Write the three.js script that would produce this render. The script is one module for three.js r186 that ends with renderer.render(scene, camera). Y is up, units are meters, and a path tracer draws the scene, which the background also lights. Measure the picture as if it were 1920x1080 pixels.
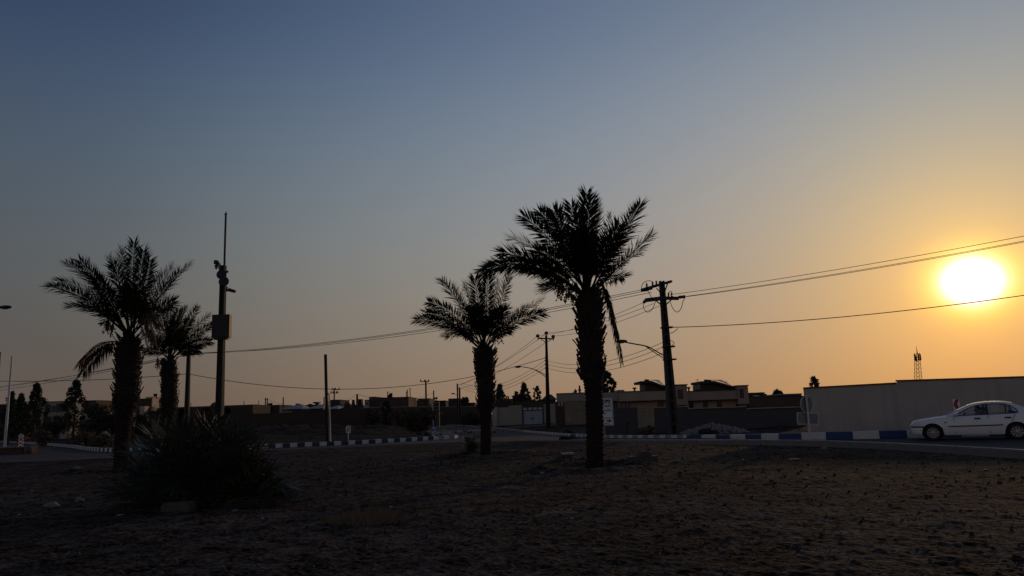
import * as THREE from 'three';
import { mergeGeometries } from 'three/addons/utils/BufferGeometryUtils.js';
import { MarchingCubes } from 'three/addons/objects/MarchingCubes.js';

// ---------------------------------------------------------------- camera, sky, sun, exposure
const scene = new THREE.Scene();
const FOC = 1400, EYE = 1.6;
const camera = new THREE.PerspectiveCamera(2 * Math.atan(540 / FOC) * 180 / Math.PI, 16 / 9, 0.1, 9000);
camera.position.set(0, EYE, 0);
camera.rotation.order = 'YXZ';
camera.rotation.set(Math.atan(235 / FOC), 0, -2 * Math.PI / 180);
camera.updateMatrixWorld(true);

const SUN = new THREE.Vector3(0.52468, 0.13064, -0.84121).normalize();
{
  // dusk sky: log radiance per channel as a smooth function of the angle to the sun and the elevation; beyond about 65 degrees from the sun it levels off
  const C = [[-1.609, 1.692, -2.188, -0.108, -0.446, 0.566, -1.244, 2.029], [-2.051, 1.637, -2.082, 0.962, -0.888, 0.961, -1.369, 1.569], [-2.102, 0.528, -1.188, 2.758, -1.881, -0.085, -0.117, -0.12]];
  const CORE = [[1.5, 4.4], [1.3, 4.2], [6.8, 1.33]];
  const w = 2048, h = 1024, data = new Float32Array(w * h * 4);
  const soft = (v, k, m) => v < k ? v : k + (m - k) * (1 - Math.exp(-(v - k) / (m - k)));
  for (let j = 0; j < h; j++) {
    const el = ((j + 0.5) / h - 0.5) * Math.PI, y = Math.sin(el), cy = Math.cos(el);
    const e = soft(Math.max(0, el * 180 / Math.PI), 26, 33) / 30;
    for (let i = 0; i < w; i++) {
      const a = ((i + 0.5) / w - 0.5) * 2 * Math.PI, x = Math.cos(a) * cy, z = Math.sin(a) * cy;
      const th = Math.acos(Math.min(1, x * SUN.x + y * SUN.y + z * SUN.z)) * 180 / Math.PI, ts = soft(th, 58, 66), t = ts / 60, o = (j * w + i) * 4;
      const q = Math.min(1, Math.max(0, (th - 72) / 70)), east = q * q * (3 - 2 * q), EAST = [1 + 1.35 * east, 1 + 0.9 * east, 1 + 0.45 * east]; // the sky opposite the sun brightens again
      const f = [1, t, t * t, e, e * e, e * t, e * e * t, Math.exp(-ts / 12)];
      for (let c = 0; c < 3; c++) {
        let s = 0; for (let k = 0; k < 8; k++) s += C[c][k] * f[k];
        data[o + c] = Math.exp(s) * EAST[c] + CORE[c][0] * Math.exp(-(th * th + 0.4 * (el * 180 / Math.PI - 7.5) ** 2) / CORE[c][1]);
      }
      data[o + 3] = 1;
    }
  }
  const sky = new THREE.DataTexture(data, w, h, THREE.RGBAFormat, THREE.FloatType);
  sky.mapping = THREE.EquirectangularReflectionMapping; sky.magFilter = THREE.LinearFilter; sky.needsUpdate = true;
  scene.background = sky; scene.environment = sky;
}
const sun = new THREE.DirectionalLight(new THREE.Color().setRGB(1, 0.62, 0.34), 0.65);
sun.position.copy(SUN).multiplyScalar(300); sun.shadow.radius = 4;
sun.castShadow = true; sun.shadow.mapSize.set(4096, 4096);
Object.assign(sun.shadow.camera, { left: -140, right: 140, top: 60, bottom: -60, near: 10, far: 700 });
scene.add(sun, sun.target);

const renderer = new THREE.WebGLRenderer({ antialias: true });
renderer.toneMapping = THREE.LinearToneMapping;
renderer.toneMappingExposure = 1;
renderer.shadowMap.enabled = true;

// ---------------------------------------------------------------- helpers
const V = (x, y, z) => new THREE.Vector3(x, y, z), UPV = V(0, 1, 0);
const lerp = (a, b, t) => a + (b - a) * t, clamp = (v, a = 0, b = 1) => Math.min(b, Math.max(a, v));
const sst = (a, b, v) => { const t = clamp((v - a) / (b - a)); return t * t * (3 - 2 * t); };
function RNG(s) { return () => { s = (s + 0x6d2b79f5) | 0; let t = Math.imul(s ^ (s >>> 15), 1 | s); t = (t + Math.imul(t ^ (t >>> 7), 61 | t)) ^ t; return ((t ^ (t >>> 14)) >>> 0) / 4294967296; }; }
// a place in the photograph (1920 x 1080) turned into a point of the world: on a vertical plane at a distance, or on the level ground
function ray(px, py) { return V((px - 960) / FOC, (540 - py) / FOC, -1).applyEuler(camera.rotation).normalize(); }
function at(px, py, D) { const r = ray(px, py); return r.multiplyScalar(D / -r.z).add(camera.position); }
function gnd(px, py, h = 0) { const r = ray(px, py); return r.multiplyScalar((h - EYE) / r.y).add(camera.position); }

function hash2(x, y) { let h = Math.imul(x, 374761393) + Math.imul(y, 668265263) | 0; h = Math.imul(h ^ (h >>> 13), 1274126177); return ((h ^ (h >>> 16)) >>> 0) / 4294967296; }
function vnoise(x, y, per = 0) {
  let xi = Math.floor(x), yi = Math.floor(y); const fx = x - xi, fy = y - yi, u = fx * fx * (3 - 2 * fx), v = fy * fy * (3 - 2 * fy);
  const m = (k) => per ? ((k % per) + per) % per : k;
  const a = hash2(m(xi), m(yi)), b = hash2(m(xi + 1), m(yi)), c = hash2(m(xi), m(yi + 1)), d = hash2(m(xi + 1), m(yi + 1));
  return lerp(lerp(a, b, u), lerp(c, d, u), v);
}
function fbm(x, y, oct, per = 0) { let s = 0, a = 0.5, n = 0; for (let i = 0; i < oct; i++) { s += a * vnoise(x, y, per); n += a; x *= 2; y *= 2; per *= 2; a *= 0.5; } return s / n; }

function noiseTex(size, fn, metres, srgb) {
  const d = new Uint8Array(size * size * 4);
  for (let j = 0; j < size; j++) for (let i = 0; i < size; i++) {
    const v = fn(i / size, j / size), o = (j * size + i) * 4;
    for (let c = 0; c < 3; c++) d[o + c] = clamp(Array.isArray(v) ? v[c] : v) * 255;
    d[o + 3] = 255;
  }
  const t = new THREE.DataTexture(d, size, size); t.wrapS = t.wrapT = THREE.RepeatWrapping; t.magFilter = THREE.LinearFilter; t.minFilter = THREE.LinearMipmapLinearFilter; t.generateMipmaps = true;
  t.repeat.set(1 / metres, 1 / metres); t.needsUpdate = true; return t;
}
const T = {
  plaster: noiseTex(512, (u, v) => 0.62 + 0.28 * fbm(u * 4, v * 4, 5, 4) + 0.12 * fbm(u * 64, v * 64, 2, 64) - 0.14 * Math.pow(fbm(u * 24, v * 3, 3, 24), 3) , 4),
  concrete: noiseTex(512, (u, v) => 0.5 + 0.3 * fbm(u * 6, v * 6, 5, 6) + 0.22 * fbm(u * 90, v * 90, 2, 90), 1.6),
  rough: noiseTex(256, (u, v) => fbm(u * 24, v * 24, 4, 24), 1),
  asphalt: noiseTex(512, (u, v) => 0.55 + 0.25 * fbm(u * 5, v * 5, 4, 5) + 0.3 * fbm(u * 128, v * 128, 2, 128), 3),
  bark: noiseTex(256, (u, v) => 0.35 + 0.65 * fbm(u * 30, v * 8, 4, 30), 1),
  dirt: noiseTex(1024, (u, v) => {
    const big = fbm(u * 6, v * 6, 4, 6), mid = fbm(u * 30 + 3, v * 30, 4, 30), fine = fbm(u * 160, v * 160, 3, 160), s = 0.2 + 0.22 * big + 1.0 * (mid - 0.45) + 1.5 * Math.max(-0.1, fine - 0.47), r = fbm(u * 9 + 5, v * 9 + 2, 3, 9);
    return [s * (0.96 + 0.12 * r), s, s * (1.06 - 0.16 * r)];
  }, 7),
  dirtBump: noiseTex(1024, (u, v) => 0.55 * Math.pow(fbm(u * 40, v * 40, 4, 40), 1.3) + 0.5 * Math.pow(fbm(u * 130 + 7, v * 130, 3, 130), 1.6), 5),
};
T.stained = noiseTex(1024, (u, v) => 0.7 + 0.3 * fbm(u * 5, v * 5, 5, 5) - 0.22 * Math.pow(fbm(u * 40 + 3, v * 2, 3), 2.2) - 0.1 * Math.max(0, fbm(u * 11 + 2, v * 11, 4) - 0.5) + 0.06 * fbm(u * 120, v * 120, 2, 120), 9);
const col = (r, g, b) => new THREE.Color().setRGB(r, g, b);
function mat(c, rough, map, bump, bumpScale = 0.006, extra = {}) {
  return new (extra.specularIntensity !== undefined ? THREE.MeshPhysicalMaterial : THREE.MeshStandardMaterial)({ color: col(...c), roughness: rough, map: map || null, bumpMap: bump || null, bumpScale, side: THREE.DoubleSide, ...extra });
}
const M = {
  poleGrey: mat([0.075, 0.072, 0.069], 0.92, T.concrete, T.rough, 0.004), poleDark: mat([0.03, 0.029, 0.028], 0.94, T.concrete, T.rough, 0.004), concrete: mat([0.32, 0.3, 0.28], 0.9, T.concrete, T.rough, 0.004), concreteDark: mat([0.2, 0.19, 0.18], 0.92, T.concrete, T.rough, 0.004),
  asphalt: mat([0.05, 0.049, 0.05], 0.95, T.asphalt, T.rough, 0.004, { specularIntensity: 0.4 }),
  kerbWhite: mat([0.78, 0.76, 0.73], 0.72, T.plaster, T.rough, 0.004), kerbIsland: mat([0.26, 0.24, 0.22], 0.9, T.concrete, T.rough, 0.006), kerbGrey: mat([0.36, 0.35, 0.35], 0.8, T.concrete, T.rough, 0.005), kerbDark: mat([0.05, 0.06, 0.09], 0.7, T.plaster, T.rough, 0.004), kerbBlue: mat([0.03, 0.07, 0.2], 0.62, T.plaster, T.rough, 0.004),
  whitewash: mat([0.52, 0.47, 0.41], 0.93, T.stained, T.rough, 0.006), plaster: mat([0.42, 0.38, 0.31], 0.93, T.plaster, T.rough, 0.005), beige: mat([0.5, 0.4, 0.31], 0.9, T.plaster, T.rough, 0.004), pinkish: mat([0.46, 0.33, 0.27], 0.9, T.plaster, T.rough, 0.004),
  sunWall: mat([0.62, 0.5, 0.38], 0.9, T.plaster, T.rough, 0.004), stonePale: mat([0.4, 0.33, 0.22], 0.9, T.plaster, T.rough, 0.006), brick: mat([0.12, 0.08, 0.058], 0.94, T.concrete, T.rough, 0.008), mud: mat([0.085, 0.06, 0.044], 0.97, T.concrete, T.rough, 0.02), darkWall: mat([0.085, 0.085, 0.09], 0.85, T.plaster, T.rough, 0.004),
  roofDark: mat([0.07, 0.055, 0.05], 0.9, T.concrete, T.rough, 0.006), sheetMetal: mat([0.3, 0.3, 0.31], 0.55, T.plaster, null, 0, { metalness: 0.3 }), blackPanel: mat([0.02, 0.02, 0.022], 0.5, T.plaster),
  cap: mat([0.22, 0.09, 0.06], 0.9, T.concrete, T.rough, 0.006), wood: mat([0.12, 0.06, 0.05], 0.7, T.bark, T.bark, 0.004), gateBlue: mat([0.42, 0.48, 0.58], 0.5, T.plaster), frameDark: mat([0.03, 0.03, 0.035], 0.5, T.plaster), glassDark: mat([0.02, 0.024, 0.03], 0.08), glassPale: mat([0.72, 0.74, 0.76], 0.3, T.plaster),
  steel: mat([0.3, 0.3, 0.3], 0.5, T.concrete, null, 0, { metalness: 0.7 }), steelDark: mat([0.05, 0.05, 0.055], 0.55, T.concrete, null, 0, { metalness: 0.4 }), whitePaint: mat([0.75, 0.75, 0.74], 0.5, T.plaster), ceramic: mat([0.06, 0.04, 0.035], 0.25), wire: mat([0.02, 0.02, 0.02], 0.6),
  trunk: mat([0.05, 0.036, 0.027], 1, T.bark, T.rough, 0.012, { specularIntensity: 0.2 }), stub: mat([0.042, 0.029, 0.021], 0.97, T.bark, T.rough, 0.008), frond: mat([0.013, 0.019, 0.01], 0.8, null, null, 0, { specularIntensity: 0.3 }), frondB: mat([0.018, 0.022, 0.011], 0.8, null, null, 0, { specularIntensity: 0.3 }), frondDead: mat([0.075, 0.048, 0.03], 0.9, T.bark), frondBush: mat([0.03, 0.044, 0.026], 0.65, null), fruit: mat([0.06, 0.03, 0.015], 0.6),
  bark: mat([0.08, 0.06, 0.045], 0.95, T.bark, T.bark, 0.01), pine: mat([0.026, 0.035, 0.02], 0.85), pine2: mat([0.035, 0.042, 0.022], 0.85), olive: mat([0.05, 0.052, 0.028], 0.85), dry: mat([0.12, 0.085, 0.05], 0.95), rust: mat([0.07, 0.045, 0.03], 0.9), tuft: mat([0.17, 0.12, 0.08], 1), straw: mat([0.32, 0.25, 0.15], 0.95), frondDry: mat([0.11, 0.095, 0.055], 0.85),
  stone: mat([0.3, 0.27, 0.24], 0.95, T.concrete, T.rough, 0.01), stoneDark: mat([0.12, 0.1, 0.085], 0.95, T.concrete, T.rough, 0.01), paleBit: mat([0.45, 0.42, 0.37], 0.85, T.concrete), planter: mat([0.13, 0.06, 0.045], 0.95, T.concrete, T.rough, 0.01),
};

// geometry: everything becomes non-indexed position / normal / uv, so that any pieces merge
function flat(g) { const n = g.index ? g.toNonIndexed() : g; for (const k of Object.keys(n.attributes)) if (!['position', 'normal', 'uv'].includes(k)) n.deleteAttribute(k); if (!n.attributes.normal) n.computeVertexNormals(); return n; }
function metreUV(g) {
  const p = g.attributes.position, n = g.attributes.normal, uv = new Float32Array(p.count * 2);
  for (let i = 0; i < p.count; i++) {
    const ax = Math.abs(n.getX(i)), ay = Math.abs(n.getY(i)), az = Math.abs(n.getZ(i));
    const [u, v] = ay > ax && ay > az ? [p.getX(i), p.getZ(i)] : ax > az ? [p.getZ(i), p.getY(i)] : [p.getX(i), p.getY(i)];
    uv[i * 2] = u; uv[i * 2 + 1] = v;
  }
  g.setAttribute('uv', new THREE.BufferAttribute(uv, 2)); return g;
}
function place(g, x = 0, y = 0, z = 0, rx = 0, ry = 0, rz = 0) { if (rx || ry || rz) g.applyMatrix4(new THREE.Matrix4().makeRotationFromEuler(new THREE.Euler(rx, ry, rz, 'YXZ'))); g.translate(x, y, z); return g; }
const box = (w, h, d, x = 0, y = 0, z = 0, rx = 0, ry = 0, rz = 0) => place(metreUV(flat(new THREE.BoxGeometry(w, h, d))), x, y, z, rx, ry, rz);
const boxMM = (x0, x1, y0, y1, z0, z1) => metreUV(box(Math.abs(x1 - x0), Math.abs(y1 - y0), Math.abs(z1 - z0), (x0 + x1) / 2, (y0 + y1) / 2, (z0 + z1) / 2));
const cyl = (r0, r1, h, x = 0, y = 0, z = 0, seg = 12, rx = 0, ry = 0, rz = 0) => place(flat(new THREE.CylinderGeometry(r1, r0, h, seg)), x, y, z, rx, ry, rz);
const ball = (r, x, y, z, sx = 1, sy = 1, sz = 1, a = 10, b = 7) => flat(new THREE.SphereGeometry(r, a, b)).scale(sx, sy, sz).translate(x, y, z);
const lathe = (pts, seg = 14) => flat(new THREE.LatheGeometry(pts.map(([r, y]) => new THREE.Vector2(r, y)), seg));
function tube(points, r, seg = 20, rad = 5, closed = false) { return flat(new THREE.TubeGeometry(new THREE.CatmullRomCurve3(points, closed), seg, r, rad, closed)); }
function beam(p, q, w, d = w, roll = 0) { // a bar from p to q
  const L = p.distanceTo(q), g = box(w, L, d); const m = new THREE.Matrix4(), dir = q.clone().sub(p).normalize();
  const quat = new THREE.Quaternion().setFromUnitVectors(UPV, dir); m.compose(p.clone().add(q).multiplyScalar(0.5), quat, V(1, 1, 1)); if (roll) g.rotateY(roll); return g.applyMatrix4(m);
}
function tapered(w0, d0, w1, d1, h, x = 0, y = 0, z = 0) { // box from y to y+h, tapering
  const g = metreUV(flat(new THREE.BoxGeometry(1, h, 1))), p = g.attributes.position;
  for (let i = 0; i < p.count; i++) { const t = p.getY(i) / h + 0.5; p.setXYZ(i, p.getX(i) * lerp(w0, w1, t) + x, p.getY(i) + h / 2 + y, p.getZ(i) * lerp(d0, d1, t) + z); }
  g.computeVertexNormals(); return g;
}
function extr(pts, depth, holes = [], bevel = 0) {
  const s = new THREE.Shape(pts.map(([x, y]) => new THREE.Vector2(x, y))); for (const h of holes) s.holes.push(new THREE.Path(h.map(([x, y]) => new THREE.Vector2(x, y))));
  return metreUV(flat(new THREE.ExtrudeGeometry(s, { depth, bevelEnabled: bevel > 0, bevelSize: bevel, bevelThickness: bevel, bevelSegments: 2, curveSegments: 12 })));
}
const rect = (x0, x1, y0, y1) => [[x0, y0], [x1, y0], [x1, y1], [x0, y1]];
class Soup { // loose triangles
  constructor() { this.p = []; this.u = []; }
  tri(a, b, c) { this.p.push(a.x, a.y, a.z, b.x, b.y, b.z, c.x, c.y, c.z); this.u.push(0, 0, 0.1, 0, 0.1, 0.3); }
  quad(a, b, c, d) { this.tri(a, b, c); this.tri(a, c, d); }
  geo() { const g = new THREE.BufferGeometry(); g.setAttribute('position', new THREE.Float32BufferAttribute(this.p, 3)); g.setAttribute('uv', new THREE.Float32BufferAttribute(this.u, 2)); g.computeVertexNormals(); return g; }
}

const taken = {};
function numbered(n) { const k = taken[n] = (taken[n] ?? -1) + 1; return k ? n + '_' + String(k).padStart(3, '0') : n; }
function tag(o, label, category, group, kind) { o.userData = { label, category }; if (group) o.userData.group = group; if (kind) o.userData.kind = kind; return o; }
function thing(name, label, category, pos = V(0, 0, 0), group, kind) { const o = new THREE.Group(); o.name = numbered(name); o.position.copy(pos); scene.add(o); return tag(o, label, category, group, kind); }
function part(name, geos, m, parent, kind, label) {
  const list = Array.isArray(geos) ? geos : [geos], g = list.length > 1 ? mergeGeometries(list) : list[0];
  const o = new THREE.Mesh(g, m); o.name = parent === scene ? numbered(name) : name; if (kind) o.userData.kind = kind; if (label) o.userData.label = label; parent.add(o); return o;
}
const solo = (name, geos, m, label, category, group, kind, pos) => { const o = part(name, geos, m, scene); if (pos) o.position.copy(pos); return tag(o, label, category, group, kind); };

// ---------------------------------------------------------------- layout of ground, roads and kerbs (x right, z towards the viewer)
const ROAD = 0.04;
const p2 = (v) => [v.x, v.z];
const islandEdge = [[9.5, 4], [12.3, -8], [13.3, -14], [13.3, -19.4], [12.9, -22.8], [12.1, -26.5], [10.6, -30], [6.8, -33.9], [1.1, -39.5], [-3.1, -41.5], [-8, -41.2], [-13.5, -39.4], [-21, -37], [-25.5, -36.6], [-31, -34], [-40, -26], [-45, -12], [-44, 6], [-34, 20], [-18, 27], [-2, 22]];
const rightKerb = [[836, 796.5], [900, 801], [950, 806], [1000, 812], [1070, 818], [1150, 821], [1230, 821.3], [1300, 821.2], [1400, 823], [1480, 824.4], [1600, 823.4], [1710, 821]].map(([x, y]) => p2(gnd(x, y, ROAD)));
rightKerb.push([20.5, -30.6], [26, -29], [33, -25], [40, -18]);
const leftKerb = [[850, 822.6], [760, 828], [660, 833.5], [560, 838], [480, 841], [350, 845.5], [210, 847], [130, 839], [60, 833], [0, 829], [-40, 827]].map(([x, y]) => p2(gnd(x, y, ROAD)));
const backKerb = [[850, 822.6], [857, 820.2], [850, 817.6], [832, 816], [803, 812.3], [800, 806], [812, 798]].map(([x, y]) => p2(gnd(x, y, ROAD)));
const smooth = (pts, n) => new THREE.CatmullRomCurve3(pts.map(([x, z]) => V(x, 0, z)), false, 'centripetal').getPoints(n).map((v) => [v.x, v.z]);
const islandPoly = new THREE.CatmullRomCurve3(islandEdge.map(([x, z]) => V(x, 0, z)), true, 'centripetal').getPoints(140).map((v) => [v.x, v.z]);
const rightLine = smooth(rightKerb, 70), leftLine = smooth(leftKerb, 60), backLine = smooth(backKerb, 20);
const roadOuter = [...rightLine.slice().reverse(), ...backLine.slice().reverse(), ...leftLine.slice(1), [-120, -112], [-150, -60], [-70, 10], [-40, 45], [10, 45], [45, 20], [60, -5]];
function inside(poly, x, z) { let c = false; for (let i = 0, j = poly.length - 1; i < poly.length; j = i++) { const [xi, zi] = poly[i], [xj, zj] = poly[j]; if ((zi > z) !== (zj > z) && x < (xj - xi) * (z - zi) / (zj - zi) + xi) c = !c; } return c; }
function dist(poly, x, z, closed) { let m = 1e9; for (let i = closed ? 0 : 1, j = closed ? poly.length - 1 : 0; i < poly.length; j = i++) { const [ax, az] = poly[j], bx = poly[i][0] - ax, bz = poly[i][1] - az, t = clamp(((x - ax) * bx + (z - az) * bz) / (bx * bx + bz * bz || 1)), dx = ax + bx * t - x, dz = az + bz * t - z; m = Math.min(m, dx * dx + dz * dz); } return Math.sqrt(m); }
const heaps = [[-22, -80, 7, 0.7], [-33, -83, 8, 0.7], [-13, -81, 6, 0.6], [-16, -68, 5, 0.35], [-28, -67, 5, 0.4], [-6, -76, 5, 0.35], [-42, -90, 10, 0.7], [-20, -60, 4, 0.25]];
function relief(x, z) { // clods and hollows of loose dry soil
  const a = fbm(x * 0.16 + 9, z * 0.16 + 4, 3) - 0.5, b = fbm(x * 0.9, z * 0.9 + 7, 3) - 0.5, c = Math.pow(fbm(x * 3.1 + 3, z * 3.1, 3), 2) - 0.25, d = Math.pow(vnoise(x * 8.3, z * 8.3), 3) - 0.25;
  const e = Math.pow(vnoise(x * 17.3 + 5, z * 17.3), 2) - 0.3; return 0.12 * a + 0.03 * b + 0.02 * c + 0.02 * d + 0.016 * e;
}
const basins = [[at(1115, 870, 22), 1.5], [at(910, 850, 30.5), 1.6], [at(227, 878, 28.7), 1.5]];
function groundY(x, z, r) {
  if (r < 60 && inside(islandPoly, x, z)) {
    const d = dist(islandPoly, x, z, true), up = sst(9, 2, x) * sst(4.5, 0.4, d) * 0.13;
    let y = up + relief(x, z) * sst(0, 1.2, d) - (1 - sst(0.05, 0.35, d)) * 0.14;
    for (const [c, rad] of basins) { const q = Math.hypot(x - c.x, z - c.z) / rad; if (q < 2) y += 0.11 * Math.exp(-((q - 1) ** 2) / 0.06) * (0.5 + fbm(x * 2, z * 2, 2)) - 0.04 * Math.exp(-q * q * 2); }
    return y;
  }
  if (r > 400) return -0.05;
  const inRoad = inside(roadOuter, x, z), d = Math.min(dist(rightLine, x, z), dist(leftLine, x, z), dist(backLine, x, z));
  if (inRoad) return -0.08;
  let y = -0.02 + 0.15 * sst(0.6, 3, d) + sst(0.5, 5, d) * (relief(x, z) * 1.3 + 0.35 * (fbm(x * 0.25 + 30, z * 0.25, 3) - 0.42) * sst(2, 12, d));
  if (x < -2) for (const [cx, cz, rad, h] of heaps) { const q = ((x - cx) ** 2 + (z - cz) ** 2) / (rad * rad); if (q < 6) y += h * Math.exp(-q * 1.6) * (0.6 + 0.8 * fbm(x * 0.5, z * 0.5, 3)) * sst(0.5, 5, d); }
  return y * sst(400, 250, r) ;
}
{ // ground: one polar sheet round the viewer, fine where the view falls
  const az = []; for (let a = -180; a < -44; a += 3) az.push(a); for (let a = -44; a < 44; a += 0.17) az.push(a); for (let a = 44; a <= 180.01; a += 3) az.push(Math.min(180, a)); az[az.length - 1] = 180;
  const rs = [0.01]; for (let r = 0.5; r < 6; r *= 1.1) rs.push(r); for (let r = 6; r < 46; r *= 1.0048) rs.push(r); for (let r = 46; r < 130; r *= 1.012) rs.push(r); for (let r = 130; r < 6500; r *= 1.09) rs.push(r);
  const nA = az.length, nR = rs.length, pos = new Float32Array(nA * nR * 3), uv = new Float32Array(nA * nR * 2), colr = new Float32Array(nA * nR * 3);
  for (let i = 0; i < nR; i++) for (let j = 0; j < nA; j++) {
    const a = az[j] * Math.PI / 180, r = rs[i], x = Math.sin(a) * r, z = -Math.cos(a) * r, k = i * nA + j;
    pos.set([x, groundY(x, z, r), z], k * 3); uv.set([x, z], k * 2);
    const red = fbm(x * 0.22 + 50, z * 0.22, 4), dk = fbm(x * 0.5 + 11, z * 0.5 + 80, 4), lot = x < 4 && r > 44 ? 0.68 : 1, s = (0.62 + 0.75 * dk) * lot;
    colr.set([s * lerp(0.92, 1.22, red), s, s * lerp(1.16, 0.82, red)], k * 3);
  }
  const idx = []; for (let i = 0; i < nR - 1; i++) for (let j = 0; j < nA - 1; j++) { const a = i * nA + j, b = a + 1, c = a + nA, d = c + 1; idx.push(a, b, c, b, d, c); }
  const g = new THREE.BufferGeometry(); g.setAttribute('position', new THREE.BufferAttribute(pos, 3)); g.setAttribute('uv', new THREE.BufferAttribute(uv, 2)); g.setAttribute('color', new THREE.BufferAttribute(colr, 3)); g.setIndex(idx); g.computeVertexNormals();
  const m = mat([0.115, 0.093, 0.074], 1, T.dirt, T.dirtBump, 0.036, { vertexColors: true, specularIntensity: 0.08 });
  const o = new THREE.Mesh(g, m); o.name = 'ground'; scene.add(o); tag(o, 'dark dry brown dirt of the roundabout island and the lots beyond', 'ground', null, 'structure');
}
{ // asphalt: ring road with the two roads that leave it
  const s = new THREE.Shape(roadOuter.map(([x, z]) => new THREE.Vector2(x, -z))); s.holes.push(new THREE.Path(islandPoly.map(([x, z]) => new THREE.Vector2(x, -z))));
  const g = flat(new THREE.ShapeGeometry(s)); g.rotateX(-Math.PI / 2); g.translate(0, ROAD, 0); metreUV(g);
  solo('road', g, M.asphalt, 'grey asphalt road around the dirt island, leading off to the left and centre', 'road', null, 'structure');
}
function along(line) { let L = 0; const acc = [0]; for (let i = 1; i < line.length; i++) acc.push(L += Math.hypot(line[i][0] - line[i - 1][0], line[i][1] - line[i - 1][1])); return { L, get(s) { s = clamp(s, 0, L); let i = 1; while (i < acc.length - 1 && acc[i] < s) i++; const t = (s - acc[i - 1]) / (acc[i] - acc[i - 1] || 1); return [lerp(line[i - 1][0], line[i][0], t), lerp(line[i - 1][1], line[i][1], t)]; } }; }
const kerbGeo = []; for (let k = 0; k < 3; k++) { const c = 0.06 + k * 0.03, g = extr([[-0.5, 0], [0.5, 0], [0.5, 1 - c], [0.5 - c * 1.3, 1], [-0.5 + c * 1.3, 1], [-0.5, 1 - c]], 1); g.translate(0, 0, -0.5); kerbGeo.push(g); }
function kerbRun(parent, line, from, to, step, pick, height, width, name, seed, base = 0) {
  const rnd = RNG(seed), A = along(line); let s = from, n = 0;
  while (s < Math.min(to, A.L) - step * 0.5) {
    const st = typeof step === 'function' ? step(s) : step, a = A.get(s), b = A.get(s + st), L = Math.hypot(b[0] - a[0], b[1] - a[1]), o = new THREE.Mesh(kerbGeo[n % 3], pick(n, s));
    o.name = name; o.scale.set(width, height(s), Math.max(0.05, L - 0.012)); o.position.set((a[0] + b[0]) / 2, base + (rnd() - 0.5) * 0.012, (a[1] + b[1]) / 2); o.rotation.y = Math.atan2(b[0] - a[0], b[1] - a[1]) + (rnd() - 0.5) * 0.012; o.rotation.z = (rnd() - 0.5) * 0.03; parent.add(o); s += st; n++;
  }
}
{
  const k = thing('island_kerb', 'low grey concrete kerb edging the dirt island along the road', 'kerb', V(0, 0, 0), null, 'structure');
  const line = islandPoly.slice(0, 100), end = along(line).L;
  kerbRun(k, line, 3, end, 0.8, () => M.kerbIsland, () => 0.26, 0.14, 'kerb_block', 5, -0.07);
  const A0 = along(line), tops = []; for (let q = 11; q < 46; q += 0.8) { const a = A0.get(q), b = A0.get(q + 0.79); tops.push(place(box(0.085, 0.012, Math.hypot(b[0] - a[0], b[1] - a[1])), (a[0] + b[0]) / 2, 0.2005, (a[1] + b[1]) / 2, 0, Math.atan2(b[0] - a[0], b[1] - a[1]), 0)); } part('sunlit_top_strip', tops, M.kerbWhite, k, null, 'pale strip along the kerb top, whitened to carry its sunlit line');  // pale kerb top, whitened so that its sunlit line is in the colour
  const r = thing('road_kerb', 'kerb on the far side of the ring road, blue and white blocks in front of the long wall', 'kerb', V(0, 0, 0), null, 'structure');
  const A = along(rightLine); const sAt = (px, py) => { const g = gnd(px, py, ROAD); let best = 0, bd = 1e9; for (let s = 0; s < A.L; s += 0.1) { const q = A.get(s), d = (q[0] - g.x) ** 2 + (q[1] - g.z) ** 2; if (d < bd) { bd = d; best = s; } } return best; };
  const s1 = sAt(985, 810), s2 = sAt(1290, 821.2);
  const far = []; for (let s = 0; s < s1; s += 2) { const a = A.get(s), b = A.get(Math.min(s1, s + 1.98)), g = kerbGeo[0].clone(); g.scale(0.2, 0.17, Math.hypot(b[0] - a[0], b[1] - a[1])); far.push(place(g, (a[0] + b[0]) / 2, 0, (a[1] + b[1]) / 2, 0, Math.atan2(b[0] - a[0], b[1] - a[1]))); }
  part('kerb_strip', far, M.kerbGrey, r, 'stuff');
  kerbRun(r, rightLine, s1, s2, 0.36, (n) => n % 2 ? M.kerbWhite : M.kerbGrey, () => 0.2, 0.2, 'kerb_block', 8, 0);
  const hgt = (s) => lerp(0.2, 0.36, sst(s2, s2 + 9, s));
  kerbRun(r, rightLine, s2, A.L, 1.02, (n) => n % 2 ? M.kerbWhite : M.kerbBlue, hgt, 0.24, 'kerb_block', 9, 0);
  const l = thing('corner_kerb', 'kerb of white and dark blocks around the vacant corner lot', 'kerb', V(0, 0, 0), null, 'structure');
  const B = along(leftLine), rn = RNG(3);
  kerbRun(l, leftLine, 0, 78, 0.43, (n, s) => s < 1.6 ? (n % 2 ? M.kerbWhite : M.kerbGrey) : n % 2 ? M.kerbWhite : M.kerbDark, () => 0.28, 0.22, 'kerb_block', 12, 0);
  const rest = []; for (let s = 78; s < B.L - 0.5; s += 0.5) { const a = B.get(s), b = B.get(s + 0.44), g = kerbGeo[1].clone(); g.scale(0.2, 0.24, 0.42); rest.push(place(g, (a[0] + b[0]) / 2, 0, (a[1] + b[1]) / 2, 0, Math.atan2(b[0] - a[0], b[1] - a[1]))); }
  if (rest.length) part('kerb_strip', rest, M.kerbGrey, l, 'stuff');
  kerbRun(l, backLine, 0, 40, 0.45, (n) => n < 4 ? M.kerbWhite : M.kerbGrey, () => 0.22, 0.2, 'kerb_block', 13, 0);
}

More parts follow.
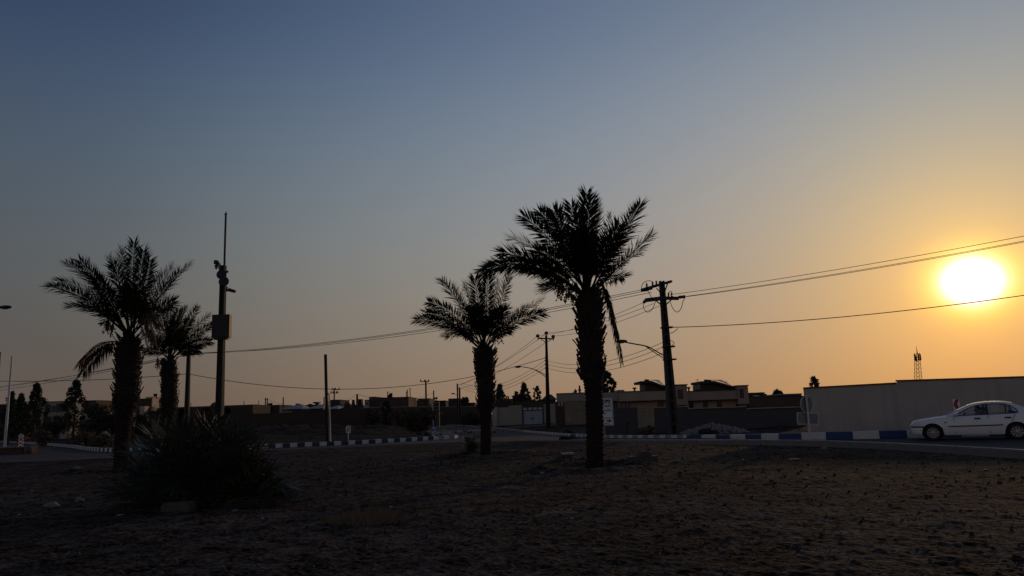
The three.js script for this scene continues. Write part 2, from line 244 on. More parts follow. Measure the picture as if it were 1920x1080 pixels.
// ---------------------------------------------------------------- palms
function frondGeo(P0, P2, o) {
  const { arch = 0.12, leaf = 0.42, n = 62, twist = 0, droop = 0.12, rnd, start = 0.16, w = 0.017, thick = 0.022, lift = 0.32 } = o, s = new Soup();
  const len = P0.distanceTo(P2), P1 = P0.clone().lerp(P2, 0.5).addScaledVector(UPV, arch * len), pt = (t) => V(0, 0, 0).addScaledVector(P0, (1 - t) * (1 - t)).addScaledVector(P1, 2 * t * (1 - t)).addScaledVector(P2, t * t);
  const tan = (t) => P1.clone().sub(P0).multiplyScalar(1 - t).addScaledVector(P2.clone().sub(P1), t).normalize();
  const hor = P2.clone().sub(P0).setY(0); if (hor.length() < 0.05) hor.set(1, 0, 0); hor.normalize();
  const frame = (t) => { const Tn = tan(t), ref = UPV.clone().multiplyScalar(1).addScaledVector(hor, -0.25), N = ref.addScaledVector(Tn, -ref.dot(Tn)).normalize(), B = Tn.clone().cross(N); N.applyAxisAngle(Tn, twist); B.applyAxisAngle(Tn, twist); return [Tn, N, B]; };
  let prev = null; for (let i = 0; i <= 9; i++) { // rachis
    const t = i / 9, [, N, B] = frame(t), c = pt(t), r = thick * (1.25 - t), ring = [c.clone().addScaledVector(N, r), c.clone().addScaledVector(B, r * 1.4), c.clone().addScaledVector(N, -r), c.clone().addScaledVector(B, -r * 1.4)];
    if (prev) for (let k = 0; k < 4; k++) s.quad(prev[k], prev[(k + 1) % 4], ring[(k + 1) % 4], ring[k]); prev = ring;
  }
  for (let i = 0; i < n; i++) for (const sd of [-1, 1]) {
    const t = start + (1 - start) * (i + rnd() * 0.7) / n, [Tn, N, B] = frame(t), b = pt(t), q = (t - start) / (1 - start);
    const prof = (0.5 + 0.62 * Math.sin(Math.PI * clamp(0.14 + 0.56 * q))) * (q > 0.88 ? 0.8 : 1), l = leaf * prof * (0.8 + 0.35 * rnd()), ang = lerp(1.15, 0.56, q) + (rnd() - 0.5) * 0.3;
    const fan = lift * (rnd() * 4.2 - 1.1), d = Tn.clone().multiplyScalar(Math.cos(ang)).addScaledVector(B, sd * Math.sin(ang) * Math.cos(fan)).addScaledVector(N, Math.sin(ang) * Math.sin(fan)).normalize(); d.y -= droop * (0.6 + rnd()); d.normalize();
    const wv = d.clone().cross(N).normalize().multiplyScalar(w * (0.8 + 0.5 * rnd())), m = b.clone().addScaledVector(d, l * 0.42), tip = b.clone().addScaledVector(d, l); tip.y -= l * l * droop * 0.9;
    s.tri(b, m.clone().add(wv), m.clone().sub(wv)); s.tri(m.clone().add(wv), tip, m.clone().sub(wv));
  }
  return s.geo();
}
function ringed(pts, seed, ridge) { // a trunk through [point, radius] with ridged leaf scars
  const curve = new THREE.CatmullRomCurve3(pts.map((p) => p[0])), rnd = RNG(seed), g = [], H = curve.getLength(), rings = Math.ceil(H / 0.035), S = 16, pos = [], uv = [], idx = [];
  for (let i = 0; i <= rings; i++) {
    const t = i / rings, c = curve.getPoint(t), f = t * (pts.length - 1), k = Math.min(pts.length - 2, Math.floor(f)), r0 = lerp(pts[k][1], pts[k + 1][1], f - k);
    for (let j = 0; j <= S; j++) {
      const a = j / S * 2 * Math.PI, jj = j % S, saw = ((t * H / 0.105 + 0.35 * Math.sin(a * 3 + i * 0.02) + hash2(jj, 7) * 0.3) % 1 + 1) % 1, r = r0 + ridge * (saw - 0.5) + (hash2(jj + seed, i >> 1) - 0.5) * ridge * 0.5;
      pos.push(c.x + Math.cos(a) * r, c.y, c.z + Math.sin(a) * r); uv.push(j / S * 1.2, t * H);
    }
  }
  for (let i = 0; i < rings; i++) for (let j = 0; j < S; j++) { const a = i * (S + 1) + j; idx.push(a, a + S + 1, a + 1, a + 1, a + S + 1, a + S + 2); }
  const geo = new THREE.BufferGeometry(); geo.setAttribute('position', new THREE.Float32BufferAttribute(pos, 3)); geo.setAttribute('uv', new THREE.Float32BufferAttribute(uv, 2)); geo.setIndex(idx); return flat(geo);
}
function stubs(pts, count, seed, size = 1) { // cut leaf bases that cover the upper trunk
  const curve = new THREE.CatmullRomCurve3(pts.map((p) => p[0])), rnd = RNG(seed), s = new Soup();
  for (let i = 0; i < count; i++) {
    const t = (i + rnd()) / count, c = curve.getPoint(t), f = t * (pts.length - 1), k = Math.min(pts.length - 2, Math.floor(f)), r = lerp(pts[k][1], pts[k + 1][1], f - k), a = i * 2.39996 + rnd() * 1.1, cut = rnd() < 0.3 ? 0.45 : 0.75 + 0.6 * rnd();
    const out = V(Math.cos(a), 0, Math.sin(a)), side = V(-Math.sin(a), 0, Math.cos(a)), L = (0.12 + 0.12 * rnd() + 0.14 * t * t * t * rnd()) * size * cut, tilt = 0.22 + 0.38 * rnd() + 0.35 * t * t, w = (0.05 + 0.03 * rnd()) * size, th = 0.03 * size;
    const b = c.clone().addScaledVector(out, r * 0.82), d = UPV.clone().multiplyScalar(Math.cos(tilt)).addScaledVector(out, Math.sin(tilt)), e = b.clone().addScaledVector(d, L), n = out.clone().multiplyScalar(Math.cos(tilt)).addScaledVector(UPV, -Math.sin(tilt));
    const A = b.clone().addScaledVector(side, -w), B = b.clone().addScaledVector(side, w), C = e.clone().addScaledVector(side, w * 0.55), D = e.clone().addScaledVector(side, -w * 0.55), off = (v) => v.clone().addScaledVector(n, th);
    s.quad(A, B, C, D); s.quad(off(A), off(B), off(C), off(D)); s.quad(A, D, off(D), off(A)); s.quad(B, C, off(C), off(B)); s.quad(D, C, off(C), off(D));
  }
  return s.geo();
}
function fruits(c, n, seed, len) { // hanging bunch of dates: strands with fruit
  const rnd = RNG(seed), list = [];
  for (let i = 0; i < n; i++) { const e = V(c.x + (rnd() - 0.5) * 0.3, c.y - len * (0.35 + 0.65 * rnd()), c.z + (rnd() - 0.5) * 0.3); list.push(tube([c, c.clone().lerp(e, 0.5).add(V((rnd() - 0.5) * 0.1, 0.06, 0)), e], 0.006, 3, 3)); for (let k = 0; k < 5; k++) { const q = c.clone().lerp(e, 0.35 + 0.65 * rnd()); list.push(ball(0.022, q.x + (rnd() - 0.5) * 0.07, q.y, q.z + (rnd() - 0.5) * 0.07, 1, 1.4, 1, 5, 4)); } }
  return list;
}
function palm(label, D, base, trunkPx, bootPx, crown, tips, opt) {
  const b = at(base[0], base[1], D); b.y = -0.08; const t = thing('date_palm', label, 'palm tree', b, null), L = (v) => v.clone().sub(b), rnd = RNG(opt.seed), mpp = D / FOC;
  const tr = trunkPx.map(([x, y, w]) => [L(at(x, y, D)), w * mpp / 2]); tr[0][0].y = 0;
  part('trunk', ringed(tr, opt.seed, 0.05), M.trunk, t);
  const bo = bootPx.map(([x, y, w]) => [L(at(x, y, D)), w * mpp / 2]);
  part('leaf_stubs', [ringed(bo.map(([p, r]) => [p, r * 0.8]), opt.seed + 1, 0.06), stubs(bo, opt.stubs || 210, opt.seed + 2, opt.k || 1)], M.stub, t, 'stuff');
  const C = L(at(crown[0], crown[1], D)), k = opt.k || 1;
  for (const [x, y, dz = 0, arch = 0.1, kind = 0, sx, sy, lk = 1] of tips) {
    const p0 = sx !== undefined ? L(at(sx, sy, D + 0.2)) : C.clone().add(V((rnd() - 0.5) * 0.25, -0.25 * rnd(), (rnd() - 0.5) * 0.25)), p2_ = L(at(x, y, D + dz));
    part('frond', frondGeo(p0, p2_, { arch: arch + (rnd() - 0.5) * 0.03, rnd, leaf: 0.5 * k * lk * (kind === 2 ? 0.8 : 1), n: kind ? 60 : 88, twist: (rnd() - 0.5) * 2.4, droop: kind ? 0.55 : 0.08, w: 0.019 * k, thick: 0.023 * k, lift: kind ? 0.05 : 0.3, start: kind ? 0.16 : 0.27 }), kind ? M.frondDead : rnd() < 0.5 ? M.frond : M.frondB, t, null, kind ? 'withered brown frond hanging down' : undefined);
  }
  for (let i = 0; i < (opt.fill || 16); i++) { // the fronds that fill the middle, towards and away from the viewer
    const a = (i % 2 ? 1 : -1) * Math.PI / 2 + (rnd() - 0.5) * 2.0, el = lerp(0.45, 1.3, rnd()), len = opt.len * lerp(0.62, 0.9, rnd()), tip = C.clone().add(V(Math.cos(a) * Math.cos(el) * len * 0.8, Math.sin(el) * len, -Math.sin(a) * Math.cos(el) * len));
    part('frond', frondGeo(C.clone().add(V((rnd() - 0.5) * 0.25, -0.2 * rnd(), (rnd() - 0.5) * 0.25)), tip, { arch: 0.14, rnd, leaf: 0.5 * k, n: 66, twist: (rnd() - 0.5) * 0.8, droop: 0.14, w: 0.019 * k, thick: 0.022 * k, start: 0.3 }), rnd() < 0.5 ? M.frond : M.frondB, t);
  }
  for (const [x, y, len, n] of opt.fruit || []) part('fruit_bunch', fruits(L(at(x, y, D - 0.3)), n, opt.seed + x, len), M.fruit, t);
  return t;
}
palm('tallest date palm, right of centre in front of the white information sign', 22, [1116, 872], [[1116, 872, 36], [1116, 845, 31], [1115, 790, 32], [1114, 740, 33], [1111, 700, 38]], [[1110, 712, 46], [1109, 690, 56], [1107, 640, 55], [1106, 600, 58], [1105, 570, 56], [1103, 548, 30]], [1100, 552],
  [[1100, 362, 0.2, 0.02], [1072, 386, -0.6, 0.05], [1125, 392, -0.5, 0.03], [1146, 405, 0.6, 0.04], [1201, 383, 0.4, 0.02], [1190, 398, -0.6, 0.03], [1221, 441, -0.4, 0.05], [1205, 470, 0.5, 0.1], [1013, 399, 0.7, 0.2], [983, 408, -0.4, 0.22], [1040, 396, -0.9, 0.16], [940, 474, 0.3, 0.2], [958, 448, -0.7, 0.22], [901, 511, 0.3, 0.36], [912, 506, 0.7, 0.34], [985, 500, -1.0, 0.24], [1005, 470, -1.4, 0.2], [1085, 402, 1.0, 0.05], [1108, 378, -1.0, 0.03], [1160, 425, -0.9, 0.06], [1020, 540, 0.6, 0.22, 0], [1168, 520, 0.8, 0.2, 0], [1166, 678, 0.1, 0.3, 1, 1128, 528, 0.62], [1160, 640, 0.4, 0.3, 1, 1126, 532, 0.5]],
  { seed: 11, len: 2.9, fill: 7, fruit: [[1052, 528, 0.6, 16], [1066, 540, 0.55, 14], [1075, 552, 0.4, 8], [1122, 540, 0.5, 10], [1044, 520, 0.5, 10]] });
palm('shorter date palm near the centre, a leafy sucker at its foot', 30.5, [910, 852], [[911, 852, 22], [911, 830, 19], [911, 790, 20], [911, 762, 24]], [[911, 770, 34], [911, 750, 38], [910, 710, 38], [909, 682, 44], [909, 664, 42], [908, 652, 22]], [907, 650],
  [[829, 527, 0.3, 0.16], [890, 522, -0.4, 0.05], [915, 517, 0.3, 0.03], [956, 520, 0.4, 0.05], [936, 528, -0.8, 0.05], [781, 600, 0.2, 0.24], [800, 588, -0.7, 0.22], [805, 567, 0.6, 0.2], [850, 540, -0.9, 0.14], [1016, 562, 0.3, 0.12], [1018, 588, -0.5, 0.22], [990, 575, 0.9, 0.15], [941, 580, -1.2, 0.1], [870, 535, 0.9, 0.1], [835, 612, -0.8, 0.22], [955, 620, 0.6, 0.25], [838, 630, 0.8, 0.3, 0]],
  { seed: 23, len: 2.7, fill: 6, stubs: 170, fruit: [[882, 612, 0.7, 16], [930, 615, 0.75, 16], [873, 618, 0.5, 10], [938, 622, 0.5, 10]] });
palm('large date palm at left with a withered frond bent down to the left', 28.5, [227, 880], [[227, 880, 27], [228, 850, 25], [231, 800, 28], [234, 764, 32]], [[235, 775, 42], [237, 745, 52], [239, 710, 50], [241, 672, 54], [241, 652, 52], [241, 632, 30]], [242, 628],
  [[252, 455, 0.2, 0.02], [205, 484, -0.5, 0.08], [126, 493, 0.4, 0.16], [150, 490, -0.8, 0.16], [91, 537, 0.1, 0.2], [110, 528, 0.9, 0.2], [131, 573, -0.6, 0.24], [160, 560, -1.2, 0.2], [322, 500, 0.3, 0.05], [357, 494, -0.3, 0.03], [335, 510, 0.9, 0.06], [281, 488, -0.8, 0.05], [326, 566, 0.5, 0.16], [300, 515, -1.2, 0.1], [228, 470, 0.8, 0.04], [270, 470, 1.0, 0.04], [180, 520, -1.3, 0.14], [155, 697, 0.2, 0.36, 1, 222, 645], [150, 680, -0.4, 0.4, 1, 224, 642], [290, 640, -0.6, 0.12, 1, 258, 560], [300, 610, -0.4, 0.1, 2, 262, 560], [278, 650, -0.5, 0.1, 2, 256, 590]],
  { seed: 37, len: 3.1, fill: 7, fruit: [[203, 598, 0.7, 16], [212, 605, 0.6, 14], [196, 600, 0.4, 8]] });
palm('smaller date palm standing behind the large one at left', 42, [316, 852], [[316, 852, 18], [316, 820, 17], [316, 790, 18], [316, 775, 22]], [[316, 778, 30], [317, 755, 35], [317, 725, 34], [317, 700, 35], [317, 686, 28], [317, 676, 18]], [318, 672],
  [[320, 573, 0.2, 0.03], [347, 578, -0.6, 0.05], [370, 577, 0.4, 0.04], [391, 592, -0.4, 0.06], [397, 609, 0.3, 0.1], [394, 640, -0.2, 0.2], [372, 656, 0.5, 0.28], [298, 580, 0.8, 0.06], [282, 598, -0.7, 0.1], [276, 620, 0.5, 0.16], [275, 660, 0.2, 0.3], [355, 600, 1.0, 0.08], [335, 582, 1.1, 0.05], [380, 625, -1, 0.18], [286, 640, -0.8, 0.22]],
  { seed: 51, len: 2.6, fill: 6, stubs: 150, fruit: [[296, 668, 0.8, 14], [303, 672, 0.6, 10]] });
{ // trunkless palm clump in the foreground
  const b = gnd(372, 950); b.y = -0.05; const t = thing('palm_bush', 'dense dark trunkless palm clump in the left foreground behind the stone block', 'bush', b), rnd = RNG(77), D = -b.z, L = (v) => v.clone().sub(b);
  const tips = [[210, 925, 0.3], [205, 915, -0.3], [238, 850, 0.2], [255, 838, -0.3], [285, 815, 0.3], [308, 804, -0.2], [330, 800, 0.4], [360, 812, 0.5], [388, 798, -0.3], [402, 790, 0.4], [420, 806, -0.2], [445, 812, 0.5], [470, 818, -0.2], [486, 835, 0.3], [505, 855, 0], [520, 880, 0.4], [533, 905, -0.2], [548, 915, 0.2], [540, 930, -0.5], [512, 870, -0.6], [268, 870, -0.6], [240, 890, 0.5], [225, 905, -0.7], [300, 830, -0.8], [345, 830, -0.9], [400, 825, -0.9], [450, 840, -0.9], [490, 870, -0.9], [320, 870, -1.1], [380, 860, -1.2], [440, 880, -1.2]];
  const all = tips.flatMap(([x, y, dz]) => [[x, y, dz], [x + (375 - x) * 0.14 * rnd() + (rnd() - 0.5) * 26, y + 4 + 26 * rnd(), dz + (rnd() - 0.5) * 0.6], [x + (375 - x) * 0.4 * rnd() + (rnd() - 0.5) * 40, y + 10 + 55 * rnd(), dz + (rnd() - 0.5) * 0.9]]);
  for (const [x, y, dz] of all) part('frond', frondGeo(V((rnd() - 0.5) * 0.6 + (x - 375) * 0.0022, 0.02 + rnd() * 0.12, (rnd() - 0.5) * 0.6), L(at(x, y, D - dz)), { arch: 0.2, rnd, leaf: 0.5, n: 20, twist: (rnd() - 0.5) * 2.2, droop: 0.08, w: 0.021, thick: 0.012, start: 0.2 }), rnd() < 0.84 ? M.frondBush : M.frondDry, t);
  for (let i = 0; i < 30; i++) { const a = rnd() * 6.283, el = lerp(0.25, 1.3, rnd()), l = lerp(0.9, 1.45, rnd()), x = Math.cos(a) * Math.cos(el) * l * 1.15, z = Math.sin(a) * Math.cos(el) * l; part('frond', frondGeo(V((rnd() - 0.5) * 0.9, 0.02, (rnd() - 0.5) * 0.7), V(x, Math.sin(el) * l, z), { arch: 0.16, rnd, leaf: 0.42, n: 20, twist: (rnd() - 0.5), droop: 0.12, w: 0.019, thick: 0.01, start: 0.2 }), i % 9 === 0 ? M.frondDead : M.frondBush, t); }
  for (let i = 0; i < 9; i++) { const a = -0.3 + rnd() * 1.1, l = 1.1 + rnd() * 0.6; part('frond', frondGeo(V(0.3, 0.05, 0.2), V(Math.cos(a) * l * 1.15, 0.07 + rnd() * 0.1, Math.sin(a) * l * 0.6 + 0.25), { arch: 0.1, rnd, leaf: 0.26, n: 26, twist: rnd(), droop: 0.3, w: 0.008, thick: 0.01, lift: 0.05 }), M.frondDead, t, null, 'dry fallen frond at the foot of the clump'); }
}
{ // sucker at the foot of the middle palm
  const b = gnd(884, 851); const t = thing('palm_sucker', 'small dark leafy palm sucker at the left foot of the centre palm', 'plant', b), rnd = RNG(78);
  for (let i = 0; i < 16; i++) { const a = rnd() * 6.28, el = lerp(0.3, 1.3, rnd()), l = lerp(0.5, 0.95, rnd()); part('frond', frondGeo(V(0, 0, 0), V(Math.cos(a) * Math.cos(el) * l, Math.sin(el) * l * 0.85, Math.sin(a) * Math.cos(el) * l), { arch: 0.12, rnd, leaf: 0.22, n: 18, twist: rnd() - 0.5, w: 0.012, thick: 0.01 }), M.frondBush, t); }
}

// ---------------------------------------------------------------- trees and shrubs: trunk, limbs and thousands of leaf-sized faces in uneven clumps
function leafClumps(clumps, leaf, rnd) {
  const s = new Soup(), rv = () => { const z = rnd() * 2 - 1, a = rnd() * 6.283, r = Math.sqrt(1 - z * z); return V(r * Math.cos(a), z, r * Math.sin(a)); };
  for (const [c, r, n] of clumps) for (let i = 0; i < n; i++) { const p = c.clone().addScaledVector(rv(), r * Math.pow(rnd(), 0.45)), d = rv(), e = d.clone().cross(rv()).normalize(), l = leaf * (0.6 + 0.8 * rnd()); s.quad(p.clone().addScaledVector(d, -l), p.clone().addScaledVector(e, l * 0.42), p.clone().addScaledVector(d, l), p.clone().addScaledVector(e, -l * 0.42)); }
  return s.geo();
}
function taperTube(a, b, r0, r1, seg = 6) { const L = a.distanceTo(b), g = flat(new THREE.CylinderGeometry(r1, r0, L, seg)); return g.applyMatrix4(new THREE.Matrix4().compose(a.clone().add(b).multiplyScalar(0.5), new THREE.Quaternion().setFromUnitVectors(UPV, b.clone().sub(a).normalize()), V(1, 1, 1))); }
function tree(name, label, category, px, pyTop, D, o) {
  const { width, seed, kind = 'pine', m = M.pine, group, bare = 0.12, dens = 1, stems = 1, lean = 0 } = o, rnd = RNG(seed), base = at(px, 800, D); base.y = -0.1;
  const top = at(px, pyTop, D).y + 0.1, t = thing(name, label, category, base, group), H = top, R = width * D / FOC / 2, wood = [], cl = [], leaf = Math.max(0.05, D * 0.0017);
  for (let sI = 0; sI < stems; sI++) {
    const ox = stems > 1 ? (sI / (stems - 1) - 0.5) * R * 0.7 : 0, hh = H * (sI ? 0.8 + 0.15 * rnd() : 1);
    wood.push(taperTube(V(ox, 0, 0), V(ox + lean + (rnd() - 0.5) * 0.2, hh * 0.9, 0), 0.02 * H + 0.03, 0.02));
    if (kind === 'pine' || kind === 'cypress') {
      const n = Math.round((kind === 'cypress' ? 26 : 46) * dens);
      for (let i = 0; i < n; i++) { const q = (i + rnd()) / n, f = bare + (1 - bare) * q, prof = kind === 'cypress' ? Math.pow(Math.sin(Math.PI * clamp(0.12 + 0.86 * q)), 0.7) : Math.pow(1 - q, 0.95) * 1.05 + 0.05, a = i * 2.4 + rnd(), rr = R * prof * (0.4 + 0.7 * rnd()), c = V(ox + lean * f + Math.cos(a) * rr, hh * f + (kind === 'pine' ? rr * 0.25 : 0), Math.sin(a) * rr); wood.push(taperTube(V(ox + lean * f, hh * f - rr * 0.15, 0), c, 0.03, 0.012, 4)); cl.push([c, Math.max(0.2, R * (kind === 'pine' ? 0.23 : 0.3) * (0.65 + 0.7 * rnd()) * (1 - q * 0.4)), Math.round(46 * dens)]); }
      cl.push([V(ox + lean, hh * 0.95, 0), R * 0.16 + 0.1, 30]);
    } else {
      const n = Math.round(26 * dens);
      for (let i = 0; i < n; i++) { const a = rnd() * 6.283, v = rnd() * 2 - 1, w = Math.sqrt(1 - v * v), q = 0.45 + 0.6 * rnd(), c = V(ox + Math.cos(a) * w * R * q, lerp(H * bare, hh, 0.5) + v * (hh - H * bare) * 0.45 * q, Math.sin(a) * w * R * q); wood.push(taperTube(V(ox, Math.min(c.y * 0.55, hh * 0.6), 0), c, 0.03, 0.01, 4)); cl.push([c, R * 0.3 * (0.6 + 0.8 * rnd()), Math.round(52 * dens)]); }
    }
  }
  part('trunk', wood, M.bark, t); part('crown', leafClumps(cl, leaf, rnd), m, t); return t;
}
tree('pine_tree', 'dark conical pine beyond the left road, second tree from the left', 'tree', 64, 720, 85, { width: 62, seed: 101, dens: 1.4, bare: 0.16 });
tree('pine_tree', 'tall clumpy pine with gaps in its crown beside the low white house at left', 'tree', 138, 716, 80, { width: 66, seed: 102, dens: 1.3, stems: 1, bare: 0.16, m: M.pine });
tree('pine_tree', 'bushy dark pine at the left edge just behind the white lamp post', 'tree', 17, 735, 90, { width: 46, seed: 103, dens: 1.2, bare: 0.1 });
tree('pine_tree', 'shorter round-topped pine between the lamp post and the conical pine', 'tree', 36, 741, 92, { width: 44, seed: 104, dens: 1.3, bare: 0.1 });
tree('leafy_tree', 'low bushy tree on two thin stems beside the trunk of the large left palm', 'tree', 200, 758, 62, { width: 64, seed: 105, kind: 'leafy', m: M.pine2, bare: 0.42, stems: 2, dens: 1.4 });
tree('leafy_tree', 'low olive tree between the two left pines in front of the grey house', 'tree', 102, 778, 78, { width: 52, seed: 106, kind: 'leafy', m: M.olive, bare: 0.3, dens: 1.3 });
tree('leafy_tree', 'low olive tree in front of the low white house at left', 'tree', 170, 786, 74, { width: 48, seed: 107, kind: 'leafy', m: M.olive, bare: 0.3, dens: 1.1 });
tree('shrub', 'dark rounded shrub left of the back palm below the orange-lit house', 'shrub', 283, 764, 80, { width: 66, seed: 108, kind: 'leafy', m: M.olive, bare: 0.02, dens: 2 });
tree('shrub', 'dry low shrub beyond the left road kerb under the tall clumpy pine', 'shrub', 158, 806, 66, { width: 44, seed: 109, kind: 'leafy', m: M.dry, bare: 0.05 });
tree('shrub', 'dry pale shrub beyond the left kerb close to the large palm trunk', 'shrub', 190, 812, 60, { width: 40, seed: 110, kind: 'leafy', m: M.dry, bare: 0.05 });
tree('shrub', 'dry low shrub beyond the left kerb under the conical pine', 'shrub', 85, 806, 76, { width: 46, seed: 111, kind: 'leafy', m: M.dry, bare: 0.05 });
tree('cypress_tree', 'narrow dark cypress before the flat-roofed house left of the bare road bend', 'tree', 725, 752, 98, { width: 20, seed: 112, kind: 'cypress', m: M.pine, dens: 1.2 });
tree('leafy_tree', 'dense bush-like tree at the end of the corner lot beside the blue round sign', 'tree', 784, 762, 74, { width: 50, seed: 113, kind: 'leafy', m: M.olive, bare: 0.1, dens: 2.2 });
tree('leafy_tree', 'reddish brown small tree leaning over the road left of the blue round sign', 'tree', 798, 768, 70, { width: 34, seed: 114, kind: 'leafy', m: M.rust, bare: 0.35, dens: 1.2 });
tree('leafy_tree', 'brownish thin tree in front of the long garden wall right of the cypress', 'tree', 752, 766, 88, { width: 44, seed: 115, kind: 'leafy', m: M.rust, bare: 0.3, dens: 0.9 });
tree('leafy_tree', 'olive thin tree before the garden wall left of the cypress', 'tree', 698, 768, 90, { width: 36, seed: 116, kind: 'leafy', m: M.olive, bare: 0.3, dens: 0.9 });
tree('leafy_tree', 'tree top showing above the roof of the flat-roofed house', 'tree', 732, 739, 150, { width: 18, seed: 117, kind: 'leafy', bare: 0.6 });
tree('leafy_tree', 'small tree beside the dark pole behind the sign frame', 'tree', 817, 742, 160, { width: 13, seed: 118, kind: 'leafy', bare: 0.5, dens: 0.7 });
tree('leafy_tree', 'dark shrubby tree among the walls left of the cypress by the poles', 'tree', 776, 746, 155, { width: 18, seed: 119, kind: 'leafy', bare: 0.4 });
tree('pine_tree', 'loose pine showing right of the centre palm trunk', 'tree', 939, 722, 118, { width: 44, seed: 120, dens: 0.9, bare: 0.3, m: M.pine2 });
tree('pine_tree', 'wide loose pine behind the blue gate wall', 'tree', 985, 720, 122, { width: 40, seed: 121, dens: 0.9, bare: 0.3 });
tree('leafy_tree', 'lower round tree at the left of the wide pine behind the gate', 'tree', 973, 733, 120, { width: 26, seed: 122, kind: 'leafy', bare: 0.4 });
tree('pine_tree', 'thin sparse tree right of the twin floodlight post', 'tree', 1010, 725, 125, { width: 28, seed: 123, dens: 0.55, bare: 0.35, m: M.pine2 });
tree('cypress_tree', 'thick dark cypress behind the tall palm trunk and the house roof', 'tree', 1142, 697, 88, { width: 34, seed: 124, kind: 'cypress', dens: 2, bare: 0.3, m: M.pine });
tree('leafy_tree', 'thin bare-looking tree above the house roof left of the tall palm', 'tree', 1083, 728, 105, { width: 18, seed: 125, kind: 'leafy', dens: 0.35, bare: 0.6, m: M.pine2 });
tree('leafy_tree', 'low dark tree behind the brick wall right of the second roof house', 'tree', 1432, 735, 100, { width: 24, seed: 126, kind: 'leafy', bare: 0.5 });
tree('leafy_tree', 'round dark tree behind the brick wall left of the long white wall', 'tree', 1464, 730, 95, { width: 22, seed: 127, kind: 'leafy', bare: 0.45, dens: 1.3 });
tree('cypress_tree', 'small pointed dark tree showing over the left end of the long wall', 'tree', 1535, 707, 70, { width: 15, seed: 128, kind: 'cypress', bare: 0.5 });
tree('shrub', 'dry brown shrub in front of the pale stone column of the dark wall', 'shrub', 1211, 796, 43.5, { width: 30, seed: 129, kind: 'leafy', m: M.dry, bare: 0.02 });
tree('leafy_tree', 'dark tree right of the twin poles behind the centre palm', 'tree', 869, 742, 135, { width: 14, seed: 130, kind: 'leafy', bare: 0.5 });
tree('cypress_tree', 'pointed small tree between the twin poles and the centre palm', 'tree', 876, 746, 130, { width: 10, seed: 131, kind: 'cypress', bare: 0.5 });
tree('leafy_tree', 'small dark tree beside the twin poles on the far left skyline', 'tree', 506, 753, 185, { width: 12, seed: 132, kind: 'leafy', bare: 0.4 });
tree('shrub', 'weedy shrub at the kerb right of the second street pole', 'shrub', 1062, 807, 54, { width: 20, seed: 133, kind: 'leafy', m: M.olive, bare: 0.02 });
tree('shrub', 'low dark weed clump on the far kerb left of the tall palm', 'shrub', 1066, 817.5, 41, { width: 34, seed: 134, kind: 'leafy', m: M.olive, bare: 0.0, dens: 0.8 });
tree('shrub', 'dark bushy shrub on the verge below the twin poles', 'shrub', 885, 772, 110, { width: 34, seed: 135, kind: 'leafy', m: M.pine2, bare: 0.05, dens: 1.2 });
// ---------------------------------------------------------------- buildings and walls
// a wall sheet facing the viewer with real openings; x0..x1, y0..y1 in metres, front face at z
function facade(x0, x1, y0, y1, z, thick, holes = []) { const g = extr(rect(x0, x1, y0, y1), thick, holes.map((h) => rect(...h).reverse())); g.translate(0, 0, z - thick); return g; }
function windowIn(parent, x0, x1, y0, y1, z, mull = 1, bars = 0, fm = M.frameDark, gm = M.glassDark) { // frame and pane set back in an opening
  const f = 0.06, g = [boxMM(x0, x0 + f, y0, y1, z - 0.06, z), boxMM(x1 - f, x1, y0, y1, z - 0.06, z), boxMM(x0 + f, x1 - f, y0, y0 + f, z - 0.06, z), boxMM(x0 + f, x1 - f, y1 - f, y1, z - 0.06, z)];
  for (let k = 1; k <= mull; k++) { const x = lerp(x0, x1, k / (mull + 1)); g.push(boxMM(x - 0.03, x + 0.03, y0 + f, y1 - f, z - 0.055, z - 0.003)); }
  for (let k = 1; k <= bars; k++) { const y = lerp(y0, y1, k / (bars + 1)); g.push(boxMM(x0 + f, x1 - f, y - 0.03, y + 0.03, z - 0.056, z - 0.006)); }
  const w = part('window', g, fm, parent); part('pane', boxMM(x0 + f, x1 - f, y0 + f, y1 - f, z - 0.05, z - 0.03), gm, w); return w;
}
const X = (px, D) => at(px, 770, D).x, Y = (px, py, D) => at(px, py, D).y;
